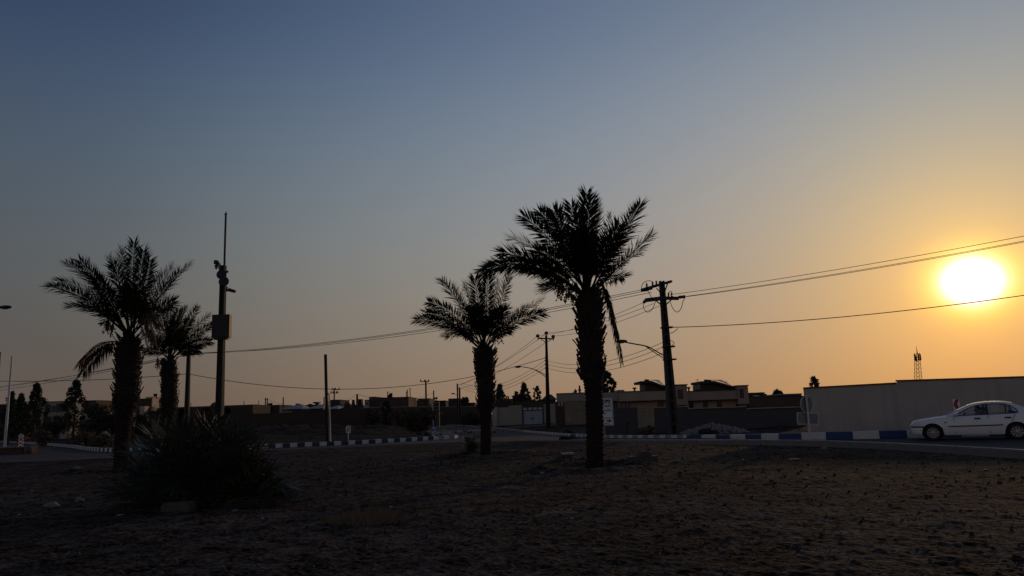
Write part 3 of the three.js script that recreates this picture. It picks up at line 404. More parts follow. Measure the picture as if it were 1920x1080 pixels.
// plain block house: openings are [px0, px1, pyTop, pyBottom, mullions]
function house(name, label, px0, px1, pyTop, D, deep, m, o = {}) {
  const x0 = X(px0, D), x1 = X(px1, D), y1 = Y((px0 + px1) / 2, pyTop, D), t = thing(name, label, o.cat || 'building', V((x0 + x1) / 2, -0.1, -D), o.group), cx = (x0 + x1) / 2, a = x0 - cx, b = x1 - cx, h = y1 + 0.1, w = 0.25;
  const holes = (o.win || []).map(([p0, p1, t0, t1]) => [X(p0, D) - cx, X(p1, D) - cx, Y((p0 + p1) / 2, t1, D) + 0.1, Y((p0 + p1) / 2, t0, D) + 0.1]);
  part('wall', [facade(a, b, 0, h, 0, w, holes), boxMM(a, a + w, 0, h, -deep, -w), boxMM(b - w, b, 0, h, -deep, -w), boxMM(a + w, b - w, 0, h, -deep, -deep + w)], m, t);
  part('roof', boxMM(a + w, b - w, h - 0.45, h - 0.25, -deep + w, -w), M.roofDark, t);
  if (o.parapet !== 0) part('coping', [boxMM(a - 0.06, b + 0.06, h + 0.002, h + 0.1, -0.3, 0.06), boxMM(a - 0.06, a + 0.3, h + 0.002, h + 0.1, -deep, -0.3), boxMM(b - 0.3, b + 0.06, h + 0.002, h + 0.1, -deep, -0.3)], o.cap || M.roofDark, t);
  holes.forEach(([h0, h1, h2, h3], i) => windowIn(t, h0, h1, h2, h3, -0.1, (o.win[i][4] ?? 1), 0, M.frameDark, M.glassDark));
  t.userData.k = [a, b, h, cx]; const u = t.userData.k; delete t.userData.k; return { t, a, b, h, cx, lx: (p) => X(p, D) - cx, ly: (p, q) => Y(p, q, D) + 0.1 };
}
// left skyline
{
  const A = house('grey_house', 'long grey two-storey flat house between the two left pines, two dark windows', 76, 133, 753.5, 120, 9, M.plaster, { win: [[86, 94, 760, 772], [96, 104, 761, 772]] });
  part('wall_panel', boxMM(A.lx(105), A.lx(126), A.ly(115, 772), A.ly(115, 757), 0.003, 0.12), M.darkWall, A.t);
  const B = house('white_house', 'low white house with two dark openings right of the tall clumpy pine', 153, 194, 768, 100, 8, M.whitewash, { win: [[164, 173, 772, 784, 0], [182, 191, 772, 784, 0]], cap: M.whitewash });
  house('upper_house', 'dark narrow upper storey above the low white house', 156, 179, 752, 112, 7, M.brick, { win: [[160, 166, 757, 764, 0], [168, 173, 757, 764, 0]] });
  house('brown_house', 'plain dark flat block right of the low white house, partly behind the palm trunk', 184, 224, 755, 130, 9, M.plaster, {});
  house('edge_house', 'dark flat-roofed block at the left edge behind the pines', -12, 47, 758.5, 125, 9, M.mud, { win: [[2, 8, 768, 776]] });
  const E = house('lit_house', 'flat house with an orange-lit side wall and two small roof chimneys', 256, 283, 748.5, 110, 7, M.mud, { win: [] });
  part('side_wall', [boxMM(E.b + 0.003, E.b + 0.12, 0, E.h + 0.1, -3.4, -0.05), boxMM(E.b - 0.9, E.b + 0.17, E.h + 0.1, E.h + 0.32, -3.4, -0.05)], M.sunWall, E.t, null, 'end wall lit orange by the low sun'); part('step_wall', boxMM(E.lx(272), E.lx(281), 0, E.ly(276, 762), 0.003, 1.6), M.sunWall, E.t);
  for (const p of [281, 284.5]) { const c = part('chimney', [cyl(0.14, 0.14, 0.6, E.lx(p), E.h + 0.4, -1.2, 8), cyl(0.22, 0.22, 0.08, E.lx(p), E.h + 0.74, -1.2, 8)], M.steelDark, E.t); }
}
{ // old mud-brick range with arches and a low dome
  const D = 112, x0 = X(326, D), x1 = X(474, D), cx = (x0 + x1) / 2, y = Y(400, 761, D), t = thing('arched_building', 'long dark mud-brick building with wide arches and a low dome, behind the tall camera pole', 'building', V(cx, -0.1, -D)), L = (p) => X(p, D) - cx;
  const arches = [[334, 348, 765], [378, 393, 764.5], [417, 433, 764]], hole = ([p0, p1, py]) => { const a = L(p0), b = L(p1), top = Y((p0 + p1) / 2, py, D) + 0.1, r = (b - a) / 2, pts = [[a, 0.4], [a, top - r * 0.8]]; for (let k = 1; k < 10; k++) { const q = Math.PI * (1 - k / 10); pts.push([(a + b) / 2 + Math.cos(q) * r, top - r * 0.8 + Math.sin(q) * r * 0.8]); } pts.push([b, top - r * 0.8], [b, 0.4]); return pts; };
  const f = extr(rect(x0 - cx, x1 - cx, 0, y + 0.1), 0.7, arches.map(hole)); f.translate(0, 0, -0.7);
  part('wall', [f, boxMM(x0 - cx, x1 - cx, 0, y + 0.1, -8, -7.5), boxMM(x0 - cx, x0 - cx + 0.5, 0, y + 0.1, -7.5, -0.7), boxMM(x1 - cx - 0.5, x1 - cx, 0, y + 0.1, -7.5, -0.7)], M.mud, t);
  part('roof', boxMM(x0 - cx + 0.5, x1 - cx - 0.5, y - 0.4, y - 0.1, -7.5, -0.7), M.mud, t);
  const dm = flat(new THREE.SphereGeometry(1, 20, 8, 0, 6.2832, 0, 1.5708)); dm.scale((L(395) - L(377)) / 2, Y(386, 756.5, D) - y + 0.5, 2); dm.translate(L(386), y - 0.1, -4); part('dome', dm, M.mud, t);
  part('roof_hut', boxMM(L(451), L(463), y, Y(457, 758, D) + 0.1, -5, -3), M.brick, t);
  for (const p of [338, 344, 400, 446, 474]) part('roof_pipe', cyl(0.05, 0.05, 0.7, L(p), y + 0.4, -2.5, 6), M.steelDark, t);
}
function wallRun(name, label, cat, pts, thick, m, capM, o = {}) { // a free-standing wall through [px, pyTop, D]; its ends meet butt
  const P = pts.map(([px, py, D]) => at(px, py, D)), b = P[0].clone().setY(-0.15), t = thing(name, label, cat, b), g = [], c = [];
  for (let i = 0; i < P.length - 1; i++) {
    const p = P[i].clone().sub(b), q = P[i + 1].clone().sub(b), L = Math.hypot(q.x - p.x, q.z - p.z), ang = -Math.atan2(q.z - p.z, q.x - p.x), X2 = L + (o.past || 0), e = extr([[0, 0], [X2, 0], [X2, q.y], [0, p.y]], thick);
    e.translate(0, 0, -thick); e.rotateY(ang); e.translate(p.x, 0, p.z); g.push(e);
    if (capM) { const k = extr([[0, p.y + 0.002], [L - 0.005, q.y + 0.002], [L - 0.005, q.y + (o.capH || 0.08)], [0, p.y + (o.capH || 0.08)]], thick + 0.1); k.translate(0, 0, -thick - 0.05); k.rotateY(ang); k.translate(p.x, 0, p.z); c.push(k); }
  }
  part('wall', g, m, t); if (capM) part('coping', c, capM, t); return { t, b };
}
wallRun('mud_wall', 'long dark mud wall across the back of the vacant lot, behind the bare pole', 'wall', [[352, 777.5, 92], [470, 775.5, 92], [548, 774, 92]], 0.5, M.mud);
wallRun('mud_wall', 'higher dark mud wall left of the flat-roofed house, behind the small white sign', 'wall', [[548, 768.5, 92], [620, 767.5, 93], [692, 766.5, 94]], 0.5, M.mud);
wallRun('garden_wall', 'garden wall with a pale coping in front of the flat-roofed house and the cypress', 'wall', [[684, 765, 104], [770, 763.4, 108], [806, 763, 110]], 0.3, M.brick, M.plaster);
wallRun('roadside_wall', 'brown wall behind the twin poles along the far road', 'wall', [[806, 764, 132], [900, 762, 126]], 0.3, M.brick, M.plaster);
// middle skyline
{
  const A = house('flat_house', 'flat-roofed brick house left of the far road, dark doorway and two windows, antennas on top', 705, 766, 746, 118, 10, M.brick, { win: [[710, 715.5, 752, 763, 0], [732, 739.5, 750, 757], [752, 761, 749, 757]] });
  for (const [p, h] of [[723, 0.9], [759, 0.8], [761, 1.1], [766, 1.3]]) part('roof_pipe', [cyl(0.07, 0.07, h, A.lx(p), A.h + h / 2 + 0.1, -2, 6), cyl(0.16, 0.16, 0.1, A.lx(p), A.h + h + 0.1, -2, 6)], M.steelDark, A.t);
  house('stair_block', 'taller dark stair block at the left end of the flat-roofed house', 692, 704.6, 745, 120, 8, M.darkWall, {});
  house('pale_annex', 'small pale annex left of the dark stair block', 683.5, 695, 750.5, 126, 6, M.plaster, { win: [[686, 690, 755, 763, 0]] });
  const B = house('brick_house', 'dark brick house with a small lit window gap behind the first cross-armed pole', 783, 805, 748, 140, 8, M.brick, { win: [[791, 794, 751, 754, 0]] });
  house('roof_house', 'low dark house with a flat eave behind the sign frame', 813, 836, 752, 150, 8, M.mud, {});
  house('road_house', 'dark flat house behind the twin poles left of the centre palm', 841, 862, 748, 140, 9, M.mud, { win: [[845, 848, 757, 762, 0]] });
  house('end_house', 'low dark house just left of the centre palm trunk', 868, 890, 756, 145, 9, M.mud, {});
  // ruins: domes, stub and tall chimney
  const ruin = thing('ruin', 'ruined mud-brick block with rounded humps and a tall square chimney on the skyline', 'ruin', V(X(655, 110), -0.1, -110)), L = (p) => X(p, 110) - X(655, 110), h = (p, y) => Y(p, y, 110) + 0.1;
  part('wall', boxMM(L(639), L(674), 0, h(655, 764), -4, 0), M.mud, ruin);
  const hump = (p0, p1, py) => { const g = flat(new THREE.SphereGeometry(1, 16, 8, 0, 6.2832, 0, 1.5708)); g.scale((L(p1) - L(p0)) / 2, h((p0 + p1) / 2, py) - h(655, 765), 1.8); return g.translate(L((p0 + p1) / 2), h(655, 765), -2); };
  part('hump', [hump(640, 651, 752), hump(650, 663, 757)], M.mud, ruin); part('stump', tapered(0.5, 0.8, 0.28, 0.5, h(657, 749) - h(655, 764) + 0.2, L(657), h(655, 764) - 0.2, -2), M.mud, ruin);
  part('block', tapered(0.75, 1.4, 0.6, 1.2, h(670, 748) - h(655, 764), L(670), h(655, 764) + 0.003, -2), M.mud, ruin); part('chimney', tapered(0.3, 0.35, 0.22, 0.25, h(667, 738.5) - h(655, 764), L(667), h(655, 764) + 0.003, -1), M.brick, ruin);
}
function shed(label, p0, p1, ridge, pyRidge, pyEave, D) { // low shed with a pale sheet roof
  const x0 = X(p0, D), x1 = X(p1, D), cx = (x0 + x1) / 2, t = thing('shed', label, 'shed', V(cx, -0.1, -D)), r = X(ridge, D) - cx, ye = Y(cx, pyEave, D), a = x0 - cx, b = x1 - cx, E = Y((p0 + p1) / 2, pyEave, D) + 0.1, R = Y(ridge, pyRidge, D) + 0.1;
  part('wall', boxMM(a + 0.3, b - 0.3, 0, E - 0.05, -6, -1), M.plaster, t);
  const s = new Soup(); s.quad(V(a, E, 0), V(b, E, 0), V(r + (b - a) * 0.14, R, -3.5), V(r - (b - a) * 0.14, R, -3.5)); s.quad(V(b, E, 0), V(b, E, -7), V(r + (b - a) * 0.14, R, -3.5), V(r + (b - a) * 0.14, R, -3.5)); s.quad(V(a, E, -7), V(a, E, 0), V(r - (b - a) * 0.14, R, -3.5), V(r - (b - a) * 0.14, R, -3.5)); s.quad(V(b, E, -7), V(a, E, -7), V(r - (b - a) * 0.14, R, -3.5), V(r + (b - a) * 0.14, R, -3.5));
  part('roof', metreUV(s.geo()), M.sheetMetal, t);
}
shed('pale roofed shed on the far skyline, left of the one with the roof tank', 524, 566, 552, 758, 767, 135);
shed('pale gabled roof on the skyline below the small roof tank, left of the bare pole', 571, 606, 594, 758.5, 766, 130);
shed('small pale roof on the skyline just right of the bare pole', 613, 633, 624, 760, 766.5, 128);
shed('small pale roof between the ruined chimney and the stair block', 672, 690, 679, 758, 764, 122);
house('skyline_block', 'low long dark block on the far skyline right of the camera pole', 470, 524, 760.5, 190, 10, M.mud, {});
{ const t = house('tank_house', 'dark house carrying a small flat-topped water tank on the far skyline', 546, 612, 760, 170, 9, M.mud, {}); const L = t.lx; part('water_tank', [boxMM(L(583), L(592.5), t.ly(588, 756), t.ly(588, 753.4), -4, -1.5), boxMM(L(586), L(591), t.h, t.ly(588, 756), -3.5, -2)], M.roofDark, t.t); part('roof_room', boxMM(L(549), L(554), t.h, t.ly(551, 756.5), -4, -2), M.mud, t.t); part('roof_room', boxMM(L(573), L(577), t.h, t.ly(575, 757), -4, -2), M.mud, t.t); }
house('dark_block', 'dark block with a stepped top beside the double-armed pole', 617, 637, 750.5, 138, 8, M.mud, {});
// gate wall right of the centre palm
{
  const D = 96, t = thing('gate_wall', 'plain plastered street wall with a blue-grey double gate right of the centre palm', 'wall', V(X(975, D), -0.1, -D)), cx = X(975, D), L = (p) => X(p, D) - cx, h = (p, y) => Y(p, y, D) + 0.1;
  part('wall', boxMM(L(932.4), L(978.6), 0, h(955, 763.5), -0.3, 0), M.plaster, t); part('wall', boxMM(L(954), L(978.6), h(955, 763.5), h(966, 760), -0.3, 0), M.plaster, t);
  part('wall', boxMM(L(1019.5), L(1041), 0, h(1030, 757.5), -0.3, 0), M.plaster, t); part('pillar', boxMM(L(923), L(932), 0, h(928, 763), -0.5, 0.3), M.whitewash, t);
  const g = part('gate', [boxMM(L(978.8), L(980.8), 0, h(980, 763), -0.25, 0.08), boxMM(L(1017.4), L(1019.4), 0, h(1018, 762), -0.25, 0.08), boxMM(L(980.8), L(1017.4), h(999, 769.6), h(999, 768.4), -0.2, 0.05), boxMM(L(980.8), L(1017.4), h(999, 763.6), h(999, 762.4), -0.2, 0.05), ...[989.5, 998.7, 1008].map((p) => boxMM(L(p) - 0.06, L(p) + 0.06, h(999, 768.4), h(999, 763.6), -0.2, 0.05))], M.frameDark, t);
  for (const [a, b] of [[980.9, 989], [990, 998.2], [999.2, 1007.5], [1008.5, 1017.3]]) part('pane', boxMM(L(a), L(b), h(999, 768.3), h(999, 763.7), -0.12, -0.09), M.glassPale, g);
  for (const [a, b] of [[981, 998.8], [999.2, 1017.2]]) { const d = part('gate_leaf', boxMM(L(a), L(b), h(999, 797), h(999, 769.8), -0.15, -0.08), M.gateBlue, t); const w = L(b) - L(a), y0 = h(999, 797), y1 = h(999, 769.8); part('panel', [0, 1, 2, 3].flatMap((k) => [[0.06, 0.5], [0.54, 0.96]].map(([v0, v1]) => boxMM(L(a) + w * (k * 0.24 + 0.03), L(a) + w * (k * 0.24 + 0.22), lerp(y0, y1, v0), lerp(y0, y1, v1), -0.079, -0.03))), M.gateBlue, d); part('handle', boxMM(L(999) - 0.2 + (a > 990 ? 0.25 : 0), L(999) - 0.12 + (a > 990 ? 0.25 : 0), lerp(y0, y1, 0.4), lerp(y0, y1, 0.5), -0.078, 0.03), M.steelDark, d); }
  house('back_house', 'low dark brown roofline behind the gate wall right of the centre palm', 928, 961, 749.5, 108, 8, M.mud, {}); house('back_house', 'long reddish dark flat roofline behind the blue-grey gate', 961, 1041, 752, 112, 9, M.brick, {});
  const hut = thing('roof_hut', 'small dark hipped roof behind the second street pole', 'building', V(X(1031, 105), -0.1, -105)); const r = (p) => X(p, 105) - X(1031, 105), y0 = Y(1031, 748, 105), y1 = Y(1031, 737.5, 105), s = new Soup();
  s.quad(V(r(1016), y0, 0), V(r(1046), y0, 0), V(r(1036), y1, -2), V(r(1028), y1, -2)); s.quad(V(r(1046), y0, 0), V(r(1046), y0, -4), V(r(1036), y1, -2), V(r(1036), y1, -2)); s.quad(V(r(1016), y0, -4), V(r(1016), y0, 0), V(r(1028), y1, -2), V(r(1028), y1, -2)); s.quad(V(r(1046), y0, -4), V(r(1016), y0, -4), V(r(1028), y1, -2), V(r(1036), y1, -2)); part('roof', metreUV(s.geo()), M.roofDark, hut); part('wall', boxMM(r(1019), r(1043), 0, y0 - 0.02, -3.6, -0.4), M.mud, hut);
}
// the beige house behind the tall palm and the electricity pole, with two raised roof rooms
{
  const D = 78, cx = X(1220, D), t = thing('beige_house', 'long beige flat-roofed house behind the electricity pole with two raised sloping roof rooms', 'house', V(cx, -0.1, -D)), L = (p) => X(p, D) - cx, h = (p, y) => Y(p, y, D) + 0.1, xs = [L(1130), L(1404)];
  const hTop = h(1200, 734), win = [[1152, 1160], [1235, 1247], [1295, 1303], [1321, 1331], [1347, 1357]].map(([a, b]) => [L(a), L(b), h((a + b) / 2, 765), h((a + b) / 2, 753.4)]);
  part('wall', [facade(L(1125), L(1384), 0, h(1200, 752.2), -0.5, 0.25, win), boxMM(L(1125), L(1125) + 0.25, 0, hTop - 0.3, -9, -0.76), boxMM(L(1403) - 0.25, L(1403), 0, hTop - 0.3, -9, -0.76), boxMM(L(1125) + 0.25, L(1403) - 0.25, 0, hTop - 0.3, -9, -8.75)], M.pinkish, t);
  part('roof', boxMM(L(1125) + 0.25, L(1403) - 0.25, hTop - 0.6, hTop - 0.35, -8.75, -0.4), M.roofDark, t);
  win.forEach(([a, b, c, d]) => windowIn(t, a, b, c, d, -0.6, 1, 0));
  part('parapet', boxMM(L(1162), L(1253.5), h(1207, 751), h(1207, 733.8), -0.49, 0.15), M.beige, t); part('parapet', boxMM(L(1289.5), L(1384), h(1337, 749.6), h(1337, 733), -0.49, 0.15), M.pinkish, t); part('parapet', boxMM(L(1130), L(1161.8), h(1146, 752), h(1146, 735.6), -0.9, -0.3), M.plaster, t);
  part('cornice', [boxMM(L(1162) - 0.05, L(1253.5), h(1207, 733.8) + 0.002, h(1207, 732.4), -0.52, 0.22), boxMM(L(1289.5), L(1384), h(1337, 733) + 0.002, h(1337, 731.6), -0.52, 0.22)], M.roofDark, t);
  part('soffit', [boxMM(L(1162), L(1253.5), h(1207, 752), h(1207, 751) - 0.003, -0.45, 0.12), boxMM(L(1289.5), L(1384), h(1337, 750.6), h(1337, 749.6) - 0.003, -0.45, 0.12)], M.roofDark, t);
  for (const [p0, p1, pt, pb, w0, w1, wt, wb] of [[1253.7, 1289.3, 722.8, 759.5, 1271, 1281, 731, 748], [1384.2, 1403.6, 724, 757.6, 1387, 1395, 729.5, 746.4]]) { const a = L(p0), b = L(p1), y0 = h(1280, 0) && h((p0 + p1) / 2, pb), y1 = h((p0 + p1) / 2, pt), hl = [L(w0), L(w1), h((w0 + w1) / 2, wb), h((w0 + w1) / 2, wt)]; const s = part('stair_tower', [facade(a, b, y0, y1, 0.45, 0.25, [hl]), boxMM(a, a + 0.25, y0, y1, -4, 0.2), boxMM(b - 0.25, b, y0, y1, -4, 0.2), boxMM(a + 0.25, b - 0.25, y1 - 0.3, y1 - 0.1, -4, 0.2)], M.pinkish, t); const w = windowIn(s, ...hl, 0.36, 1, 0); part('wall', boxMM(a + 0.2, b - 0.2, 0, y0 - 0.003, -4, -0.2), M.pinkish, t); part('eave', boxMM(a - 0.08, b + 0.08, y1 + 0.002, y1 + 0.1, -4, 0.55), M.roofDark, t); }
  for (const [p0, p1, pa, pt, pf, py, pe, side] of [[1214.5, 1252, 1205, 713.2, 1226, 713.2, 724.5, 0], [1320, 1378, 1319, 713.4, 1345, 714, 723.5, 1]]) { // raised rooms: dark body under a roof that is level, then slopes down
    const a = L(p0), b = L(p1), yb = hTop - 0.3, yt = h((p0 + p1) / 2, pt), ye = h(p1, pe), f = L(pf);
    part('roof_room', extr([[a, yb], [b, yb], [b, ye - 0.25], [f, yt - 0.3], [a, yt - 0.3]], 3.4).translate(0, 0, -4.2), M.blackPanel, t);
    part('roof_slab', extr([[L(pa), yt - 0.26], [f, yt - 0.26], [b + 0.1, ye - 0.22], [b + 0.1, ye], [f, yt], [L(pa), yt]], 4.4).translate(0, 0, -4.7), M.roofDark, t);
    const s = new Soup(), k = 0.02; s.quad(V(f + 0.3, yt + k - 0.04, -0.2), V(b, ye + k, -0.2), V(b + 0.15, yt + 0.24, -4.6), V(f + 0.5, yt + 0.26, -4.6)); part('sheet_roof', metreUV(s.geo()), M.sheetMetal, t);
    part('roof_vent', [box(0.35, 0.16, 0.35, L(pa) + 0.75, yt + 0.1, -1), box(0.3, 0.14, 0.3, f - 0.2, yt + 0.09, -1.4)], M.roofDark, t);
    part('roof_room', boxMM(L(1254), L(1268), hTop - 0.3, h(1260, 719.6), -6, -3), M.roofDark, t);
  }
  for (const [p, py] of [[1196.5, 727], [1300.5, 726], [1316, 731]]) part('chimney', [cyl(0.09, 0.09, h(p, py) - hTop + 0.3, L(p), (h(p, py) + hTop - 0.3) / 2, -1.5, 8), cyl(0.2, 0.2, 0.16, L(p), h(p, py), -1.5, 8)], M.steelDark, t);
  part('roof_box', boxMM(L(1162), L(1175), hTop - 0.05, h(1168, 730.5), -2.4, -0.8), M.beige, t);
  for (const [p, py] of [[1320.5, 709.5], [1376, 713]]) part('antenna', [cyl(0.025, 0.025, h(p, py) - hTop, L(p), (h(p, py) + hTop) / 2, -2, 5), box(0.4, 0.03, 0.03, L(p), h(p, py) - 0.05, -2), box(0.03, 0.03, 0.4, L(p), h(p, py) - 0.12, -2)], M.steelDark, t);
  const cp = part('carport_rail', [...[1153, 1164, 1172, 1178].map((p) => boxMM(L(p), L(p) + 0.1, h(1165, 765), h(1165, 754.5), 0.3, 0.4)), boxMM(L(1150), L(1184), h(1165, 755.4), h(1165, 754.4), 0.3, 0.4), boxMM(L(1150), L(1184), h(1165, 762.6), h(1165, 762), 0.301, 0.399)], M.frameDark, t);
}
{ // rough stone-course wall with the brown door left of the tall palm
  const D = 80, cx = X(1070, D), t = thing('stone_house', 'low pale stone-coursed house with a dark red door, left of the tall palm', 'house', V(cx, -0.1, -D)), L = (p) => X(p, D) - cx, h = (p, y) => Y(p, y, D) + 0.1;
  part('parapet', boxMM(L(1045), L(1124), h(1085, 752), h(1085, 737.2), -0.6, 0.02), M.plaster, t); part('cornice', boxMM(L(1044.5), L(1124), h(1085, 737.2) + 0.002, h(1085, 736), -0.65, 0.1), M.roofDark, t);
  part('wall', [boxMM(L(1058.6), L(1122), 0, h(1085, 752) - 0.003, -0.4, -0.1), boxMM(L(1041), L(1045), 0, h(1045, 753), -0.4, -0.05)], M.brick, t); part('wall', [boxMM(L(1045), L(1045) + 0.3, 0, h(1085, 752) - 0.003, -6, -0.6), boxMM(L(1045) + 0.3, L(1124), 0, h(1085, 752) - 0.003, -6, -5.7)], M.plaster, t); part('roof', boxMM(L(1045) + 0.3, L(1124), h(1085, 745), h(1085, 743), -5.7, -0.6), M.roofDark, t);
  const y0 = 0.12, y1 = h(1085, 752.6), n = 22, st = (y1 - y0) / n, rnd = RNG(61); for (let i = 0; i < n; i++) { let x = L(1058.8) + rnd() * 0.01; const e = L(1121.6); while (x < e - 0.1) { const w = Math.min(e - x, 0.5 + 0.3 * rnd()); const o = part('brick', boxMM(x, x + w - 0.015, y0 + i * st, y0 + (i + 1) * st - 0.035, -0.098, -0.03 + 0.015 * rnd()), rnd() < 0.3 ? M.plaster : M.stonePale, t); x += w; } }
  const d = part('door', [boxMM(L(1046), L(1058.2), 0, h(1052, 762), -0.35, -0.2)], M.wood, t); part('panel', [0, 1, 2].map((k) => boxMM(L(1046.6 + k * 3.9), L(1049.6 + k * 3.9), 0.15, h(1052, 764), -0.198, -0.16)), M.wood, d);
  const w = part('transom', [boxMM(L(1045.4), L(1058.4), h(1052, 762) + 0.003, h(1052, 761), -0.35, -0.1), boxMM(L(1045.4), L(1058.4), h(1052, 754), h(1052, 753), -0.35, -0.1), ...[1045.6, 1051.6, 1057.8].map((p) => boxMM(L(p) - 0.06, L(p) + 0.06, h(1052, 761), h(1052, 754), -0.35, -0.1))], M.frameDark, t); part('pane', [boxMM(L(1046.2), L(1051), h(1052, 760.8), h(1052, 754.2), -0.25, -0.22), boxMM(L(1052.2), L(1057.2), h(1052, 760.8), h(1052, 754.2), -0.25, -0.22)], M.glassPale, w);
  part('vent_pipe', [cyl(0.1, 0.1, 1.3, L(1090), h(1090, 734), -0.8, 8), cyl(0.16, 0.16, 0.2, L(1090), h(1090, 731), -0.8, 8)], M.steelDark, t);
}
{ // dark front wall with one pale stone bay
  const D = 46, b = at(1120, 790, D); b.y = -0.15; const t = thing('dark_wall', 'dark slate-grey street wall with one pale stone bay, behind the electricity pole and rubble heap', 'wall', b), L = (p) => X(p, D) - b.x, h = (p, y) => Y(p, y, D) + 0.15, yT = h(1300, 765.4);
  const pieces = [[1100, 1194.8, h(1150, 765.6)], [1227.2, 1290, h(1250, 764.4)], [1290.1, 1400, h(1345, 765.2)], [1400.1, 1512, h(1455, 765.4)]];
  const seg = pieces.map(([a, c, y], i) => part('wall', boxMM(L(a), L(c), 0, y, -0.35 - (i > 1 ? 0.05 : 0), 0 - (i > 1 ? 0.05 : 0)), M.darkWall, t));
  part('coping', pieces.slice(1).map(([a, c, y], i) => boxMM(L(a), L(c) - 0.003, y + 0.002, y + 0.06, -0.42, 0.05)), M.plaster, t);
  part('wall', boxMM(L(1195), L(1227), 0, h(1211, 766), -0.4, -0.06), M.brick, t);
  const y0 = 0.1, y1 = h(1211, 766.2), n = 17, st = (y1 - y0) / n, rnd = RNG(62); for (let i = 0; i < n; i++) { let x = L(1195) + 0.005; const e = L(1227) - 0.005; while (x < e - 0.05) { const w = Math.min(e - x, 0.22 + 0.2 * rnd()); part('brick', boxMM(x, x + w - 0.012, y0 + i * st, y0 + (i + 1) * st - 0.014, -0.058, -0.02 + 0.012 * rnd()), rnd() < 0.3 ? M.plaster : M.stonePale, t); x += w; } }
  part('bollard_post', [cyl(0.05, 0.05, 0.9, L(1169), 0.5, 1.2, 8), ball(0.1, L(1170.5), 1.0, 1.2)], M.steelDark, t);  // short bollard with a ball top, carries no lamp
}
wallRun('brick_wall', 'tall dark brown brick wall between the beige house and the long white wall', 'wall', [[1404.2, 744.6, 62], [1512, 743.2, 60]], 0.35, M.brick, M.roofDark, { capH: 0.06 });
house('low_house', 'low dark flat roof behind the brown brick wall, next to the beige house', 1402, 1436, 737.5, 88, 8, M.mud, {});
house('low_house', 'pale thin roof edge behind the brown brick wall beside the long wall', 1472, 1506, 739.5, 84, 8, M.roofDark, { cap: M.whitewash });
{ const D = 75, b = at(1418, 745, D), t = thing('white_dome', 'small pale domed roof light above the brown brick wall', 'dome', b); const g = flat(new THREE.SphereGeometry(1, 18, 7, 0, 6.2832, 0, 1.5708)); part('dome', g.scale(0.42, 0.2, 0.42).translate(0, 0, 0), M.whitewash, t); part('base', cyl(0.44, 0.44, b.y, 0, -b.y / 2 - 0.002, 0, 18), M.mud, t); }
{ // long whitewashed wall at right
  const { t, b } = wallRun('long_wall', 'long whitewashed wall at right behind the white car, reddish brick coping along its top', 'wall', [[1506, 729, 38], [1682, 719.6, 36.2]], 0.35, M.whitewash, M.cap, { capH: 0.07, past: 0.12 });
  const P = [[1682, 715.2, 36.2], [1920, 708, 33.6], [2400, 690, 29]].map(([x, y, D]) => at(x, y, D).sub(b)), j = at(1682, 719.6, 36.2).sub(b); P[0].x = j.x; P[0].z = j.z;
  for (let i = 0; i < 2; i++) { const p = P[i], q = P[i + 1], L = Math.hypot(q.x - p.x, q.z - p.z), ang = -Math.atan2(q.z - p.z, q.x - p.x); const mk = (pts, th, dz) => extr(pts, th).translate(0, 0, dz).rotateY(ang).translate(p.x, 0, p.z); part('wall', mk([[0, 0], [L, 0], [L, q.y], [0, p.y]], 0.35, -0.35), M.whitewash, t); part('coping', mk([[-0.05, p.y + 0.002], [L, q.y + 0.002], [L, q.y + 0.07], [-0.05, p.y + 0.07]], 0.45, -0.4), M.cap, t); }
}
// rubble heap by the dark wall, in front of it; rubble in the vacant lot
function rubble(name, label, cx, cz, rx, rz, hgt, n, seed, size, m, y0 = 0) {
  const rnd = RNG(seed), g = []; for (let i = 0; i < n; i++) { const a = rnd() * 6.283, q = Math.sqrt(rnd()), s = size * (0.4 + rnd()), k = flat(new THREE.DodecahedronGeometry(s, 0)); k.scale(1, 0.55 + 0.4 * rnd(), 0.8 + 0.4 * rnd()); place(k, cx + Math.cos(a) * q * rx, y0 + hgt * Math.pow(1 - q, 0.8) * (0.75 + 0.3 * rnd()), cz + Math.sin(a) * q * rz, rnd() * 3, rnd() * 3, rnd() * 3); g.push(metreUV(k)); }
  return solo(name, g, m, label, 'rubble', null, 'stuff');
}
{ const c = at(1338, 800, 43); rubble('rubble_heap', 'heap of pale broken stones in front of the dark wall right of the electricity pole', c.x, -43, 2.0, 1.1, 0.62, 700, 71, 0.11, M.stone, 0.02); const t = rubble('rubble_heap', 'flat pale spill of gravel at the right foot of the stone heap', at(1385, 800, 43).x, -42.8, 1.0, 0.7, 0.12, 160, 72, 0.07, M.stone, 0.03);
  tree('shrub', 'green weeds growing on the left of the pale stone heap', 'shrub', 1330, 806, 41.8, { width: 34, seed: 140, kind: 'leafy', m: M.olive, bare: 0, dens: 1.2 }); }
{ rubble('lot_rubble', 'scattered rubble along the back of the vacant lot before the mud wall', X(545, 84), -83, 14, 5, 0.9, 520, 73, 0.17, M.stoneDark, 0.3); rubble('lot_rubble', 'loose pale stones over the vacant corner lot', X(600, 66), -66, 16, 10, 0.15, 240, 74, 0.1, M.stoneDark, 0.1); }
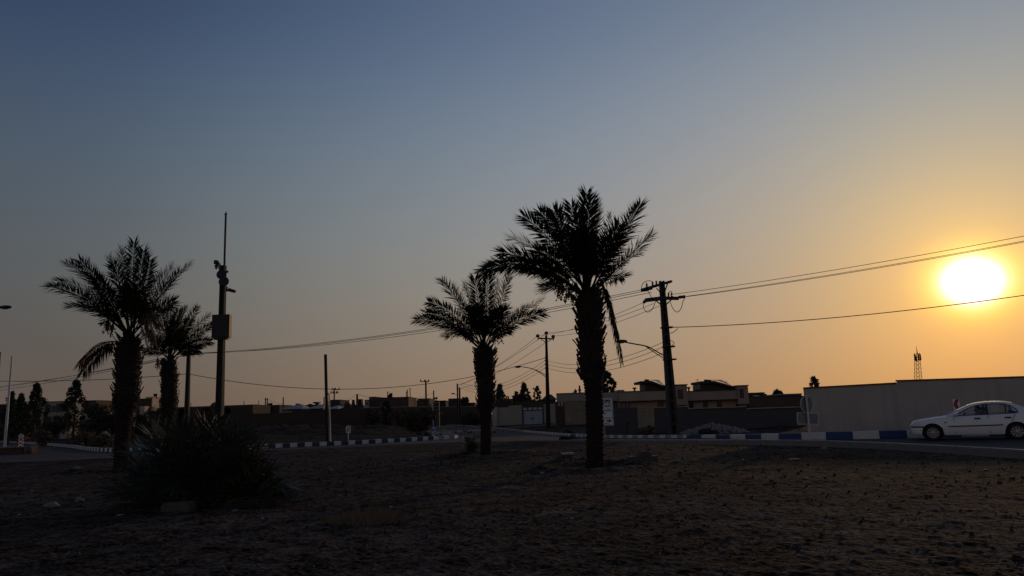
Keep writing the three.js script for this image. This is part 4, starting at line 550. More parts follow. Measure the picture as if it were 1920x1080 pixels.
// ---------------------------------------------------------------- poles, lamps, wires
// concrete pole of two flanges and a web with ribs between; frame: feet at b, top at p (local), widths in metres
function latticePole(t, top, w0, w1, d0, d1, m, ribStep = 0.55) {
  const H = top.y, n = 1, lean = V(top.x / H, 0, top.z / H), sh = (g) => { const p = g.attributes.position; for (let i = 0; i < p.count; i++) p.setXYZ(i, p.getX(i) + lean.x * p.getY(i), p.getY(i), p.getZ(i) + lean.z * p.getY(i)); g.computeVertexNormals(); return g; };
  const at_ = (y) => lerp(w0, w1, y / H), fl = (s) => { const g = tapered(w0 * 0.3, d0, w1 * 0.3, d1, H, 0, 0, 0), p = g.attributes.position; for (let i = 0; i < p.count; i++) p.setX(i, p.getX(i) + s * at_(p.getY(i)) * 0.35); return sh(g); };
  part('flange', fl(-1), m, t); part('flange', fl(1), m, t);
  part('web', sh(tapered(w0 * 0.4, 0.06, w1 * 0.4, 0.05, H - 0.02, 0, 0, 0)), M.poleDark, t);
  const g = []; for (let y = 0.25; y < H - 0.1; y += ribStep) g.push(sh(box(at_(y) * 0.4 - 0.004, 0.12, lerp(d0, d1, y / H) * 0.8, 0, y, 0))); for (const r of g) part('rib', r, m, t);
}
function lampArm(t, pts, headAt, dir, m = M.steelDark) { part('lamp_arm', tube(pts, 0.035, 20, 6), m, t); const h = ball(0.17, 0, 0, 0, 1.9, 0.55, 0.8, 12, 8); h.translate(headAt.x, headAt.y, headAt.z); part('lamp_head', h, M.steelDark, t); part('lamp_glass', ball(0.11, headAt.x, headAt.y - 0.06, headAt.z, 1.6, 0.5, 0.8, 10, 6), M.glassPale, t); }
const insul = (x, y, z, r = 0.075, h = 0.24) => lathe([[0.015, 0], [r * 0.6, 0.01], [r, h * 0.28], [r * 0.55, h * 0.36], [r * 0.95, h * 0.55], [r * 0.5, h * 0.64], [r * 0.85, h * 0.85], [0.01, h]], 10).translate(x, y, z);
{ // big electricity pole
  const D = 40.6, b = at(1264, 821, D); b.y = -0.1; const t = thing('electricity_pole', 'thick concrete electricity pole right of the tallest palm, two tilted cross-arms and jumper loops', 'utility pole', b), L = (x, y, d = D) => at(x, y, d).sub(b);
  latticePole(t, L(1240.5, 527), 0.56, 0.27, 0.4, 0.26, M.poleGrey, 0.6);
  part('crossarm', beam(L(1203, 543.5, 39.6), L(1259, 527.5, 41.8), 0.11), M.steelDark, t); part('crossarm', [beam(L(1210, 563, 40.2), L(1243, 559, 40.4), 0.2, 0.12), beam(L(1243, 559, 40.4), L(1272, 559.5, 40.5), 0.17, 0.12)], M.steelDark, t);
  for (const [a, c] of [[[1231, 540, 40.7], [1238, 549, 40.5]], [[1252, 531, 41.2], [1246, 548, 40.6]], [[1229, 563, 40.3], [1240, 572, 40.5]], [[1259, 562, 40.4], [1248, 572, 40.5]]]) part('brace', beam(L(...a), L(...c), 0.05), M.steelDark, t);
  for (const [x, y, d] of [[1213, 541, 39.8], [1224, 537.5, 40.3], [1231, 536, 40.5], [1254, 558.5, 40.4], [1260, 558.5, 40.4]]) { const p = L(x, y, d); part('insulator', insul(p.x, p.y, p.z, 0.07, 0.3), M.ceramic, t); }
  for (const [x0, y0, x1, y1] of [[1272, 557.5, 1286, 556], [1207, 567, 1212, 562], [1215, 543, 1203, 544.5], [1222, 540, 1214, 542]]) part('strain_insulator', beam(L(x0, y0, 40.2), L(x1, y1, 40), 0.13), M.ceramic, t);
  for (const pts of [[[1202, 543], [1205, 532], [1213, 527], [1221, 527], [1225, 530]], [[1206, 566], [1207, 577], [1212, 585], [1220, 583], [1226, 574], [1229, 565]], [[1257, 567], [1262, 579], [1270, 585.5], [1277, 578], [1281, 564], [1286, 556]], [[1214, 543], [1218, 551], [1222, 559]], [[1254, 552], [1255, 547.5], [1259, 547], [1260.5, 552]], [[1258, 638], [1264, 643], [1260, 648]], [[1271, 616], [1264, 622], [1256, 625]]]) part('jumper_wire', tube(pts.map(([x, y]) => L(x, y, 40)), 0.018, 16, 4), M.wire, t);
  part('band', [0, 1, 2].map((k) => { const y = [614, 650, 674][k], q = L([1250, 1253.5, 1255.5][k], y); return box(0.62 - k * -0.03, 0.07, 0.46, q.x, q.y, q.z); }), M.steelDark, t);
  lampArm(t, [L(1248, 669), L(1228, 657, 40.2), L(1213, 649.5, 39.8), L(1190, 645, 39.4), L(1166, 640.5, 39)], L(1165, 640, 39), 1); part('lamp_arm', tube([L(1248, 674), L(1226, 660, 40.2), L(1211, 649.6, 39.8)], 0.028, 12, 6), M.steelDark, t);
}
{ // second street pole
  const D = 69, b = at(1028.5, 806, D); b.y = -0.1; const t = thing('street_pole', 'slimmer concrete street pole beside the blue-grey gate, lamp arm reaching left', 'utility pole', b), L = (x, y, d = D) => at(x, y, d).sub(b);
  latticePole(t, L(1024, 628.5), 0.44, 0.2, 0.34, 0.2, M.poleDark, 0.7);
  part('crossarm', beam(L(1008, 634.2), L(1039, 635.5), 0.12), M.steelDark, t); for (const [x, y] of [[1013.5, 635], [1034, 636]]) part('brace', beam(L(x, y), L(1024, 643), 0.06), M.steelDark, t);
  for (const [x, y] of [[1008.3, 629.8], [1024.4, 624.3], [1037.4, 631]]) { const p = L(x, y); part('insulator', [ball(0.19, p.x, p.y, p.z, 1, 0.85, 1), cyl(0.03, 0.03, 0.4, p.x, p.y - 0.25, p.z, 6)], M.ceramic, t); }
  lampArm(t, [L(1024, 704), L(1010, 696, 68), L(1001, 692.5, 67.5), L(988, 689, 67), L(977, 687.5, 66.5)], L(971, 687.7, 66.3), 1); part('lamp_arm', tube([L(1024, 707.5), L(1012, 699, 68), L(1002, 693, 67.6)], 0.03, 12, 6), M.steelDark, t);
  for (const y of [671, 676, 683, 690]) { const p = L(1022.6, y, 68.8); part('bracket', box(0.14, 0.1, 0.25, p.x, p.y, p.z), M.steelDark, t); }
}
{ // camera pole
  const D = 30, b = at(409, 866, D); b.y = -0.05; const t = thing('camera_pole', 'thick pole with cabinet, cameras, drums and a rod, behind the palm clump', 'camera pole', b), L = (x, y, d = D) => at(x, y, d).sub(b);
  const top = L(418.5, 498), fl = (x0, x1, w0, w1, d) => { const g = tapered(w0, d, w1, d * 0.7, top.y, 0, 0, 0), p = g.attributes.position; for (let i = 0; i < p.count; i++) { const y = p.getY(i) / top.y; p.setXYZ(i, p.getX(i) + lerp(x0, x1, y) + top.x * y, p.getY(i), p.getZ(i) + top.z * y); } g.computeVertexNormals(); return g; };
  part('column', fl(-0.04, -0.015, 0.21, 0.15, 0.26), M.poleDark, t); part('flange', fl(0.11, 0.08, 0.08, 0.05, 0.3), M.poleGrey, t);
  const q = [[412.8, 590, 0], [412.8, 633, 0]]; const c0 = L(400.5, 591, D - 0.3), c1 = L(432, 633, D - 0.3); part('cabinet', [boxMM(c0.x, c1.x, c1.y, c0.y, c0.z - 0.12, c0.z + 0.15)], M.steelDark, t); part('cabinet_door', boxMM(c0.x + 0.04, c1.x - 0.04, c1.y + 0.05, c0.y - 0.05, c0.z + 0.153, c0.z + 0.17), M.steelDark, t); const cb = L(416, 634, D - 0.3); part('cabinet_foot', boxMM(c0.x + 0.08, c1.x - 0.08, c1.y - 0.07, c1.y - 0.003, c0.z - 0.1, c0.z + 0.1), M.steelDark, t);
  part('rod', tube([L(420, 545), L(421.5, 470), L(423.6, 400)], 0.045, 12, 8), M.steelDark, t); part('rod_tip', [cyl(0.05, 0.005, 0.14, ...L(424, 399).toArray(), 8), ball(0.05, ...L(423, 402).toArray())], M.steelDark, t);
  part('camera_arm', tube([L(419, 520), L(414, 506), L(409, 494), L(405.5, 490.5)], 0.075, 14, 8), M.steel, t); part('camera', [box(0.17, 0.12, 0.24, ...L(405, 491.5, D - 0.1).toArray(), 0, 0.4, 0), cyl(0.05, 0.05, 0.2, ...L(405.5, 500, D).toArray(), 8), box(0.12, 0.05, 0.1, ...L(405.5, 499, D).toArray())], M.steelDark, t);
  for (const [x, y, r] of [[415, 514.5, 0.18], [419.5, 528, 0.19]]) { const p = L(x, y, D - 0.2); part('drum', place(flat(new THREE.CylinderGeometry(r, r, 0.22, 18)), p.x, p.y, p.z, Math.PI / 2, 0.5, 0), M.steelDark, t); }
  part('bracket', beam(L(419, 513), L(428, 508.5), 0.07), M.steelDark, t); part('bracket', beam(L(424, 544), L(431, 544), 0.05), M.steelDark, t); { const p = L(435, 545, D - 0.2); part('bullet_camera', [place(cyl(0.06, 0.075, 0.3, 0, 0, 0, 10, 0, 0, 1.25), p.x, p.y, p.z), box(0.05, 0.2, 0.05, ...L(426, 542).toArray())], M.steelDark, t); }
}
{ // ladder-like pole behind the bush
  const D = 60, b = at(348.5, 832, D); b.y = -0.1; const t = thing('lattice_pole', 'slim ladder-like concrete pole between the back palm and the camera pole', 'utility pole', b), L = (x, y, d = D) => at(x, y, d).sub(b);
  latticePole(t, L(354, 661), 0.4, 0.25, 0.3, 0.2, M.poleGrey, 0.75); part('crossarm', beam(L(344, 667), L(371, 660.5), 0.1), M.steelDark, t); part('crossarm', beam(L(352, 665.5), L(371, 664.5), 0.07), M.steelDark, t);
  for (const x of [346, 358, 369]) { const p = L(x, 664 - (x - 346) * 0.2); part('insulator', insul(p.x, p.y, p.z, 0.09, 0.25), M.ceramic, t); }
}
{ const D = 52.5, b = at(614, 829, D); b.y = 0; const t = thing('bare_pole', 'bare dark wooden-looking pole with a pale strip, rising from the corner lot', 'pole', b), top = at(610.3, 664.5, D).sub(b), sh = (g) => { const p = g.attributes.position; for (let i = 0; i < p.count; i++) p.setX(i, p.getX(i) + top.x * p.getY(i) / top.y); g.computeVertexNormals(); return g; };
  part('post', sh(tapered(0.17, 0.2, 0.17, 0.17, top.y)), M.poleDark, t); part('flange', sh(tapered(0.075, 0.24, 0.05, 0.2, top.y * 0.55, 0.2, 0, 0)), M.whitewash, t); for (let k = 0; k < 6; k++) part('rib', sh(box(0.074, 0.1, 0.16, 0.124, 0.4 + k * 0.6, 0)), M.concrete, t); }
{ const D = 55, b = at(8, 848, D); b.y = 0; const t = thing('lamp_post', 'slim white steel post at the left edge on the median', 'post', b), top = at(22.5, 668, D).sub(b); part('post', taperTube(V(0, 0, 0), top, 0.1, 0.06, 12), M.whitePaint, t); part('base_plate', [box(0.5, 0.06, 0.5, 0, 0.03, 0), cyl(0.16, 0.13, 0.25, 0, 0.18, 0, 12)], M.steel, t); }
{ const D = 36, b = at(-70, 860, D); b.y = 0; const t = thing('street_lamp', 'street lamp whose dark head reaches into the picture at the left edge', 'street lamp', b), L = (x, y) => at(x, y, D).sub(b); part('post', taperTube(V(0, 0, 0), L(-62, 600), 0.1, 0.06, 12), M.steel, t); lampArm(t, [L(-62, 600), L(-50, 588), L(-25, 581), L(2, 577)], L(10, 576), 1); }
{ const D = 75, b = at(-10, 825, D); b.y = 0; const t = thing('far_post', 'thin dark post cut by the left edge of the view', 'post', b); part('post', taperTube(V(0, 0, 0), at(0.5, 661, D).sub(b), 0.09, 0.06, 8), M.steelDark, t); part('cap', ball(0.07, ...at(0.5, 661, D).sub(b).toArray()), M.steelDark, t); }
function farPole(label, px, py, D, w, arms, group) { const b = at(px, 790, D); b.y = -0.1; const t = thing('far_pole', label, 'utility pole', b, group), top = at(px, py, D).sub(b); part('post', tapered(w * 1.4, w * 1.4, w, w, top.y, 0, 0, 0), M.poleDark, t); for (const [x0, x1, y, ins] of arms) { const p = at(x0, y, D).sub(b), q = at(x1, y, D).sub(b); part('crossarm', beam(p, q, 0.13), M.steelDark, t); for (const x of ins) { const c = at(x, y - 1.6, D).sub(b); part('insulator', ball(0.14, c.x, c.y + 0.05, c.z, 1, 1.2, 1, 8, 6), M.ceramic, t); } } return t; }
farPole('dark pole with one wide cross-arm of four insulators above the far houses', 799.5, 713.5, 128, 0.24, [[788, 804.5, 715.5, [789, 796.5, 803.8]]]);
farPole('far pole with two stacked cross-arms just right of the bare pole', 626.5, 728, 150, 0.2, [[622, 637, 730.5, [623, 629, 636]], [619, 634, 737, [621, 625, 631, 633.5]]]);
farPole('plain thin pole beside the sign frame at the bend of the far road', 814, 732, 168, 0.24, []);
{ const t = farPole('left, taller pole of the pair beside the centre palm', 859, 719, 118, 0.2, []); const b = t.position, L = (x, y) => at(x, y, 118).sub(b); lampArm(t, [L(859, 741), L(855, 740), L(851, 738.4)], L(849.5, 738), 1); for (let k = 0; k < 4; k++) { const p = L(857.8, 722 + k * 3); part('bracket', box(0.3, 0.12, 0.12, p.x, p.y, p.z), M.steelDark, t); } }
farPole('right, shorter pole of the pair beside the centre palm', 863, 726.5, 122, 0.24, []);
farPole('left pole of the twin poles on the far left skyline', 497, 746, 180, 0.2, [[496, 498.6, 748, []]]);
farPole('right pole of the twin poles on the far left skyline', 500.5, 746.5, 182, 0.2, [[499, 502, 748.5, []]]);
farPole('lone thin far pole rising left of the pale shed roofs', 530.5, 744.5, 176, 0.2, []);
farPole('lone thin far pole close to the left of the bare pole', 607.3, 744, 178, 0.2, []);
{ const D = 120, b = at(1002.6, 795, D); b.y = 0; const t = thing('floodlight_post', 'thin post with twin floodlights among the trees behind the gate', 'lamp post', b), L = (x, y) => at(x, y, D).sub(b); part('post', taperTube(V(0, 0, 0), L(1002.6, 731), 0.1, 0.07, 8), M.steelDark, t); for (const s of [-1, 1]) part('floodlight', [box(0.28, 0.24, 0.2, ...L(1002.6 + s * 2.3, 728.6).toArray(), 0, 0, s * 0.5), beam(L(1002.6, 731), L(1002.6 + s * 2.1, 729.5), 0.06)], M.steelDark, t); }
{ // telecom mast
  const D = 240, b = at(1723.5, 760, D); b.y = 0; const t = thing('telecom_mast', 'lattice telecom mast with panel antennas rising above the long white wall', 'mast', b), top = at(1719.5, 662, D).sub(b), L = (x, y) => at(x, y, D).sub(b), w = (y) => lerp(1.1, 0.5, y / top.y), c = (y, i) => V(top.x * y / top.y + (i & 1 ? 1 : -1) * w(y), y, (i & 2 ? 1 : -1) * w(y));
  const legs = [], br = []; for (let i = 0; i < 4; i++) legs.push(taperTube(c(0, i), c(top.y, i), 0.08, 0.07, 5)); for (let y = 0; y < top.y - 1; y += 1.25) for (const [i, j] of [[0, 1], [1, 3], [3, 2], [2, 0]]) { br.push(beam(c(y, i), c(y + 1.25, j), 0.05)); br.push(beam(c(y, i), c(y, j), 0.045)); }
  for (const g of legs) part('leg', g, M.steelDark, t); part('bracing', br, M.steelDark, t, 'stuff');
  for (const [x, y0, y1] of [[1714.3, 664, 677], [1717, 668, 678], [1721, 663, 676], [1724.5, 664, 676]]) { const p = L(x, (y0 + y1) / 2); part('panel_antenna', boxMM(p.x - 0.18, p.x + 0.18, L(x, y1).y, L(x, y0).y, p.z + 0.2, p.z + 0.5), M.steelDark, t); }
  part('platform', [beam(L(1713.5, 674), L(1725, 674), 0.16), beam(L(1713.5, 667), L(1725, 667), 0.12)], M.steelDark, t); part('spire', [taperTube(L(1719.5, 663), L(1718, 648.5), 0.1, 0.04, 5), taperTube(L(1720.5, 663), L(1719.3, 655), 0.06, 0.04, 5)], M.steelDark, t);
}
function cable(label, a, b, sag, r = 0.022, group) { const p = at(...a), q = at(...b), pts = []; for (let i = 0; i <= 14; i++) { const t = i / 14, v = p.clone().lerp(q, t); v.y -= 4 * sag * t * (1 - t); pts.push(v); } const base = p.clone(); return solo('cable', tube(pts.map((v) => v.sub(base)), r * 0.68, 40, 4), M.wire, label, 'cable', group, null, base); }
cable('topmost wire from the electricity pole to the right edge above the sun', [1254, 553, 40.5], [2150, 397, 31], 0.2, 0.02);
cable('upper of the close pair of wires running from the electricity pole above the sun', [1286, 555.6, 40], [2150, 407, 30.6], 0.18, 0.018, 'paired wires above the sun');
cable('lower of the close pair of wires running from the electricity pole above the sun', [1286, 556.4, 40], [2150, 408.6, 30], 0.2, 0.018, 'paired wires above the sun');
cable('single thick cable crossing the lower part of the sun to the right edge', [1255, 614, 40.4], [2150, 517, 32], 0.42, 0.03);
cable('top one of three wires from the tall palm to the ladder-like pole at left', [1203, 543.5, 39.6], [346, 663, 60], 0.62, 0.022);
cable('middle one of three wires from the tall palm to the ladder-like pole at left', [1213, 545, 39.8], [358, 664, 60], 0.6, 0.022);
cable('lowest one of three wires from the tall palm to the ladder-like pole at left', [1222, 548, 40], [369, 662, 60], 0.68, 0.022);
[[346, 663, -90, 736], [358, 664, -90, 742], [369, 662, -90, 733]].forEach(([x0, y0, x1, y1], i) => cable(['top of three faint wires left of the ladder-like pole, behind the large palm', 'lowest of three faint wires left of the ladder-like pole, behind the large palm', 'middle of three faint wires left of the ladder-like pole, behind the large palm'][i], [x0, y0, 60], [x1, y1, 150], 0.5, 0.035));
cable('dark cable crossing the left edge of the view to the ladder-like pole', [-60, 713, 66], [351, 701, 60], 0.28, 0.035);
cable('long sagging cable from the ladder-like pole past the bare pole to the street pole', [352, 701, 60], [1022.5, 671, 68.8], 1.95, 0.035);
[[1008.3, 629, 1207, 567], [1024.4, 624, 1226, 569], [1037.4, 630, 1238, 573]].forEach(([x0, y0, x1, y1], i) => cable(['upper', 'middle', 'lower'][i] + ' of three wires between the cross-arms of the street pole and electricity pole', [x0, y0, 69], [x1, y1, 40.2], 0.35, 0.02));
[[1008.3, 630, 862, 722], [1024.4, 625, 859, 722], [1022, 643, 863, 729]].forEach(([x0, y0, x1, y1], i) => cable(['middle', 'upper', 'lower'][i] + ' of three straight wires from the street pole to the twin poles', [x0, y0, 69], [x1, y1, 118], 0.5, 0.03));
[[676, 716], [683, 721], [690, 726]].forEach(([y0, y1], i) => cable(['upper', 'middle', 'lower'][i] + ' of three curved wires behind the lamp arm of the street pole', [1022, y0, 69], [862, y1, 118], 1.5, 0.028));
[[676, 641], [683, 650], [690, 661]].forEach(([y0, y1], i) => cable(['upper', 'middle', 'lower'][i] + ' of three sagging wires from street pole shaft to electricity pole shaft', [1026, y0, 69], [1245, y1, 40.4], 0.75, 0.022));
cable('thin sagging wire between the ruined chimney and the pole by the sign frame', [669, 739, 112], [812.5, 737, 166], 1.2, 0.04);
cable('short wire running down leftwards from the ruined chimney', [667, 740, 110], [640, 752, 120], 0.3, 0.035);
cable('short wire sloping right from the twin poles on the far left skyline', [501, 747, 181], [530, 757, 178], 0.3, 0.04);

// ---------------------------------------------------------------- signs
function canvasTex(w, h, draw) { const c = document.createElement('canvas'); c.width = w; c.height = h; const g = c.getContext('2d'); draw(g, w, h); const t = new THREE.CanvasTexture(c); t.colorSpace = THREE.SRGBColorSpace; t.anisotropy = 8; return t; }
function sheet(w, h, tex, x, y, z, ry = 0) { const g = flat(new THREE.PlaneGeometry(w, h)); return [place(g, x, y, z, 0, ry, 0), new THREE.MeshStandardMaterial({ map: tex, roughness: 0.5 })]; }
function script(g, x, y, size, word, colr) { // joined right-to-left lettering drawn as pen strokes; each glyph is [width, strokes, dots]
  g.strokeStyle = g.fillStyle = colr; g.lineWidth = size * 0.17; g.lineCap = g.lineJoin = 'round'; let cx = x;
  const G = { alef: [0.22, [[[0, 0], [0, -0.95]]], []], k: [0.5, [[[0.1, 0], [-0.4, 0], [-0.35, -0.35], [0.05, -0.9]], [[-0.3, -0.7], [0, -1.05]]], []], t: [0.34, [[[0, 0], [-0.3, 0], [-0.3, -0.3]]], [[-0.2, -0.62], [-0.42, -0.62]]], b: [0.3, [[[0, 0], [-0.26, 0], [-0.26, -0.28]]], [[-0.2, 0.3]]], kh: [0.5, [[[0, 0], [-0.46, 0], [-0.1, -0.45], [-0.42, -0.42]]], [[-0.2, -0.75]]], n: [0.3, [[[0, 0], [-0.26, 0], [-0.26, -0.28]]], [[-0.22, -0.58]]], he: [0.36, [[[0, 0], [-0.1, -0.3], [-0.3, -0.25], [-0.3, 0], [-0.05, 0]]], []], y: [0.3, [[[0, 0], [-0.26, 0], [-0.26, -0.28]]], [[-0.1, 0.28], [-0.32, 0.28]]], nf: [0.5, [[[0, -0.2], [-0.05, 0.18], [-0.3, 0.26], [-0.44, 0.05], [-0.42, -0.2]]], [[-0.24, -0.3]]], f: [0.36, [[[0, 0], [-0.15, -0.36], [-0.32, -0.2], [-0.14, -0.02], [-0.34, 0]]], [[-0.2, -0.68]]], r: [0.28, [[[0, -0.2], [-0.08, 0.12], [-0.26, 0.26]]], []], ng: [0.42, [[[0, 0], [-0.34, 0], [-0.3, -0.35], [0.06, -0.8]]], []], p: [0.3, [[[0, 0], [-0.26, 0], [-0.26, -0.28]]], [[-0.1, 0.3], [-0.3, 0.3], [-0.2, 0.46]]], s: [0.5, [[[0, 0], [-0.05, -0.2], [-0.12, 0], [-0.22, -0.2], [-0.28, 0], [-0.46, 0]]], []], sp: [0.25, [], []] };
  for (const k of word) { const [w, st, dots] = G[k]; for (const s of st) { g.beginPath(); s.forEach(([a, b], i) => g[i ? 'lineTo' : 'moveTo'](cx + a * size, y + b * size)); g.stroke(); } for (const [a, b] of dots) { g.beginPath(); g.arc(cx + a * size, y + b * size, size * 0.1, 0, 7); g.fill(); } cx -= w * size; }
}
{ // white information sign half hidden by the tall palm
  const D = 36, b = at(1133, 818, D); b.y = 0; const t = thing('information_sign', 'white rectangular sign with black lettering and arrow, half hidden by the tall palm trunk', 'sign', b), L = (x, y) => at(x, y, D).sub(b), p0 = L(1104, 747), p1 = L(1150.5, 797), w = p1.x - p0.x, h = p0.y - p1.y, cx = (p0.x + p1.x) / 2, cy = (p0.y + p1.y) / 2;
  part('post', taperTube(V(0, 0, -0.05), V(0, p0.y - 0.1, -0.05), 0.05, 0.05, 10), M.steel, t); part('board', extr(rect(-w / 2, w / 2, -h / 2, h / 2), 0.025).translate(cx, cy, -0.005), M.whitePaint, t); part('frame', [boxMM(cx - w / 2 - 0.02, cx + w / 2 + 0.02, p0.y - 0.003, p0.y + 0.03, -0.02, 0.03), boxMM(cx - w / 2 - 0.02, cx + w / 2 + 0.02, p1.y - 0.03, p1.y + 0.003, -0.02, 0.03), boxMM(cx + w / 2 + 0.003, cx + w / 2 + 0.03, p1.y, p0.y, -0.02, 0.03), boxMM(cx - w / 2 - 0.03, cx - w / 2 - 0.003, p1.y, p0.y, -0.02, 0.03)], M.steel, t);
  const tex = canvasTex(512, 552, (g, W, H) => { g.fillStyle = '#f2f2f4'; g.fillRect(0, 0, W, H); g.strokeStyle = '#555'; g.lineWidth = 5; g.strokeRect(14, 14, W - 28, H - 28); g.fillStyle = '#08080a'; g.fillRect(26, 36, W - 72, 66); script(g, 442, 84, 44, ['b', 'alef', 'p', 's', 't', 'sp', 'kh', 'alef', 'n', 'he', 'sp', 'k', 't', 'alef', 'b'], '#eee'); script(g, 470, 178, 56, ['k', 't', 'alef', 'b', 'kh', 'alef', 'n', 'he'], '#111'); script(g, 470, 262, 54, ['kh', 'y', 'alef', 'b', 'alef', 'nf', 'sp', 'f', 'r', 'he', 'n', 'ng'], '#111'); g.fillStyle = '#222'; g.fillRect(250, 306, 110, 16); g.fillRect(20, 402, W - 40, 14); g.fillRect(230, 428, 76, 76); g.fillStyle = '#f2f2f4'; g.beginPath(); g.arc(262, 464, 12, 0, 7); g.fill(); g.fillStyle = '#111'; g.fillRect(362, 452, 70, 28); g.beginPath(); g.moveTo(420, 424); g.lineTo(474, 466); g.lineTo(420, 508); g.fill(); g.fillRect(300, 514, 120, 10); });
  const [g, m] = sheet(w - 0.01, h - 0.01, tex, cx, cy, 0.024); part('sign_face', g, m, t);
}
{ // signs seen from behind on one leaning post
  const D = 29.3, b = at(1520.5, 833, D); b.y = 0; const t = thing('road_sign', 'round sign over a rectangular plate, seen from behind on a leaning post', 'road sign', b), L = (x, y) => at(x, y, D).sub(b), top = L(1511.5, 742);
  part('post', taperTube(V(0, -0.05, 0), top, 0.045, 0.04, 10), M.whitePaint, t); const c = L(1514, 758.5); const disc = place(flat(new THREE.CylinderGeometry(0.335, 0.335, 0.02, 32)), 0, 0, 0, Math.PI / 2, 0, 0); part('disc', place(disc, c.x, c.y, c.z - 0.08, 0, 0.5, -0.1), M.steel, t); part('disc_rim', place(flat(new THREE.TorusGeometry(0.335, 0.018, 6, 32)), c.x, c.y, c.z - 0.07, 0, 0.5, -0.1), M.whitePaint, t);
  const p0 = L(1496, 774), p1 = L(1537.5, 796), w = p1.x - p0.x, h = p0.y - p1.y - 0.04, cx = (p0.x + p1.x) / 2, cy = (p0.y + p1.y) / 2; part('plate', box(w - 0.06, h - 0.05, 0.012, cx, cy, -0.1, 0, 0, -0.05), M.steel, t); part('plate_frame', [[0, h / 2, w, 0.04], [0, -h / 2, w, 0.04], [-w / 2, 0, 0.04, h - 0.05], [w / 2, 0, 0.04, h - 0.05]].map(([x, y, ww, hh]) => place(box(ww, hh, 0.04, x, y, 0), cx, cy, -0.1, 0, 0, -0.05)), M.whitePaint, t);
}
{ const D = 33.2, b = at(1799, 812, D); b.y = 0; const t = thing('chevron_sign', 'square white sign with a red left-pointing chevron behind the white car', 'road sign', b), L = (x, y) => at(x, y, D).sub(b), p0 = L(1785.3, 748), p1 = L(1801.5, 772), w = p1.x - p0.x, h = p0.y - p1.y; part('post', taperTube(V(0, 0, -0.06), V((p0.x + p1.x) / 2, p0.y - 0.05, -0.06), 0.035, 0.035, 8), M.steel, t); part('board', box(w, h, 0.02, (p0.x + p1.x) / 2, (p0.y + p1.y) / 2, 0), M.whitePaint, t); const [g, m] = sheet(w - 0.01, h - 0.01, canvasTex(128, 192, (g, W, H) => { g.fillStyle = '#e8e6e6'; g.fillRect(0, 0, W, H); g.fillStyle = '#a81418'; g.beginPath(); g.moveTo(52, 6); g.lineTo(124, 6); g.lineTo(72, 84); g.lineTo(124, 162); g.lineTo(124, 186); g.lineTo(66, 186); g.lineTo(6, 88); g.fill(); }), (p0.x + p1.x) / 2, (p0.y + p1.y) / 2, 0.013); part('sign_face', g, m, t); }
{ // left median sign
  const D = 52, b = at(36.5, 850, D); b.y = 0.2; const t = thing('median_sign', 'small round sign over a red and white chevron board on the left median', 'road sign', b), L = (x, y) => at(x, y, D).sub(b); part('post', taperTube(V(0, -0.2, -0.06), V(L(39, 814).x, L(39, 814).y, -0.06), 0.045, 0.04, 8), M.steel, t);
  const c = L(39.5, 818.5), r = 0.19; part('disc', place(flat(new THREE.CylinderGeometry(r, r, 0.02, 28)), c.x, c.y, 0, Math.PI / 2, 0, 0), M.whitePaint, t); { const g = place(flat(new THREE.CircleGeometry(r - 0.005, 28)), c.x, c.y, 0.013); part('sign_face', g, new THREE.MeshStandardMaterial({ roughness: 0.5, map: canvasTex(128, 128, (q) => { q.fillStyle = '#e8e8ea'; q.fillRect(0, 0, 128, 128); q.strokeStyle = '#445'; q.lineWidth = 12; q.beginPath(); q.arc(64, 64, 55, 0, 7); q.stroke(); q.fillStyle = '#111'; q.beginPath(); q.moveTo(64, 24); q.lineTo(84, 70); q.lineTo(74, 70); q.lineTo(78, 104); q.lineTo(50, 104); q.lineTo(54, 70); q.lineTo(44, 70); q.fill(); }) }), t); }
  const p0 = L(34.3, 823.5), p1 = L(43, 839.5), w = p1.x - p0.x, h = p0.y - p1.y; part('board', box(w, h, 0.02, (p0.x + p1.x) / 2, (p0.y + p1.y) / 2, 0), M.whitePaint, t); const [g, m] = sheet(w - 0.01, h - 0.01, canvasTex(96, 176, (q, W, H) => { q.fillStyle = '#ece8e6'; q.fillRect(0, 0, W, H); q.fillStyle = '#b01c14'; for (let y = -20; y < H + 60; y += 72) { q.beginPath(); q.moveTo(0, y + 50); q.lineTo(48, y); q.lineTo(96, y + 50); q.lineTo(96, y + 86); q.lineTo(48, y + 36); q.lineTo(0, y + 86); q.fill(); } }), (p0.x + p1.x) / 2, (p0.y + p1.y) / 2, 0.013); part('sign_face', g, m, t);
  const nb = at(18, 856, 51); nb.y = 0.02; const n = thing('median_nose', 'low reddish brick planter end with a dark stone block on the left median', 'planter', nb), Q = (x) => at(x, 850, 51).sub(nb).x; part('wall', boxMM(Q(-120), Q(41), 0, 0.42, -1.6, 0), M.planter, n); part('coping', boxMM(Q(-121), Q(41.6), 0.423, 0.5, -1.7, 0.08), M.stoneDark, n); const st = flat(new THREE.DodecahedronGeometry(0.34, 1)); st.scale(0.9, 0.95, 0.8); part('stone', metreUV(st.translate(Q(49), 0.26, -0.2)), M.stoneDark, n);
}
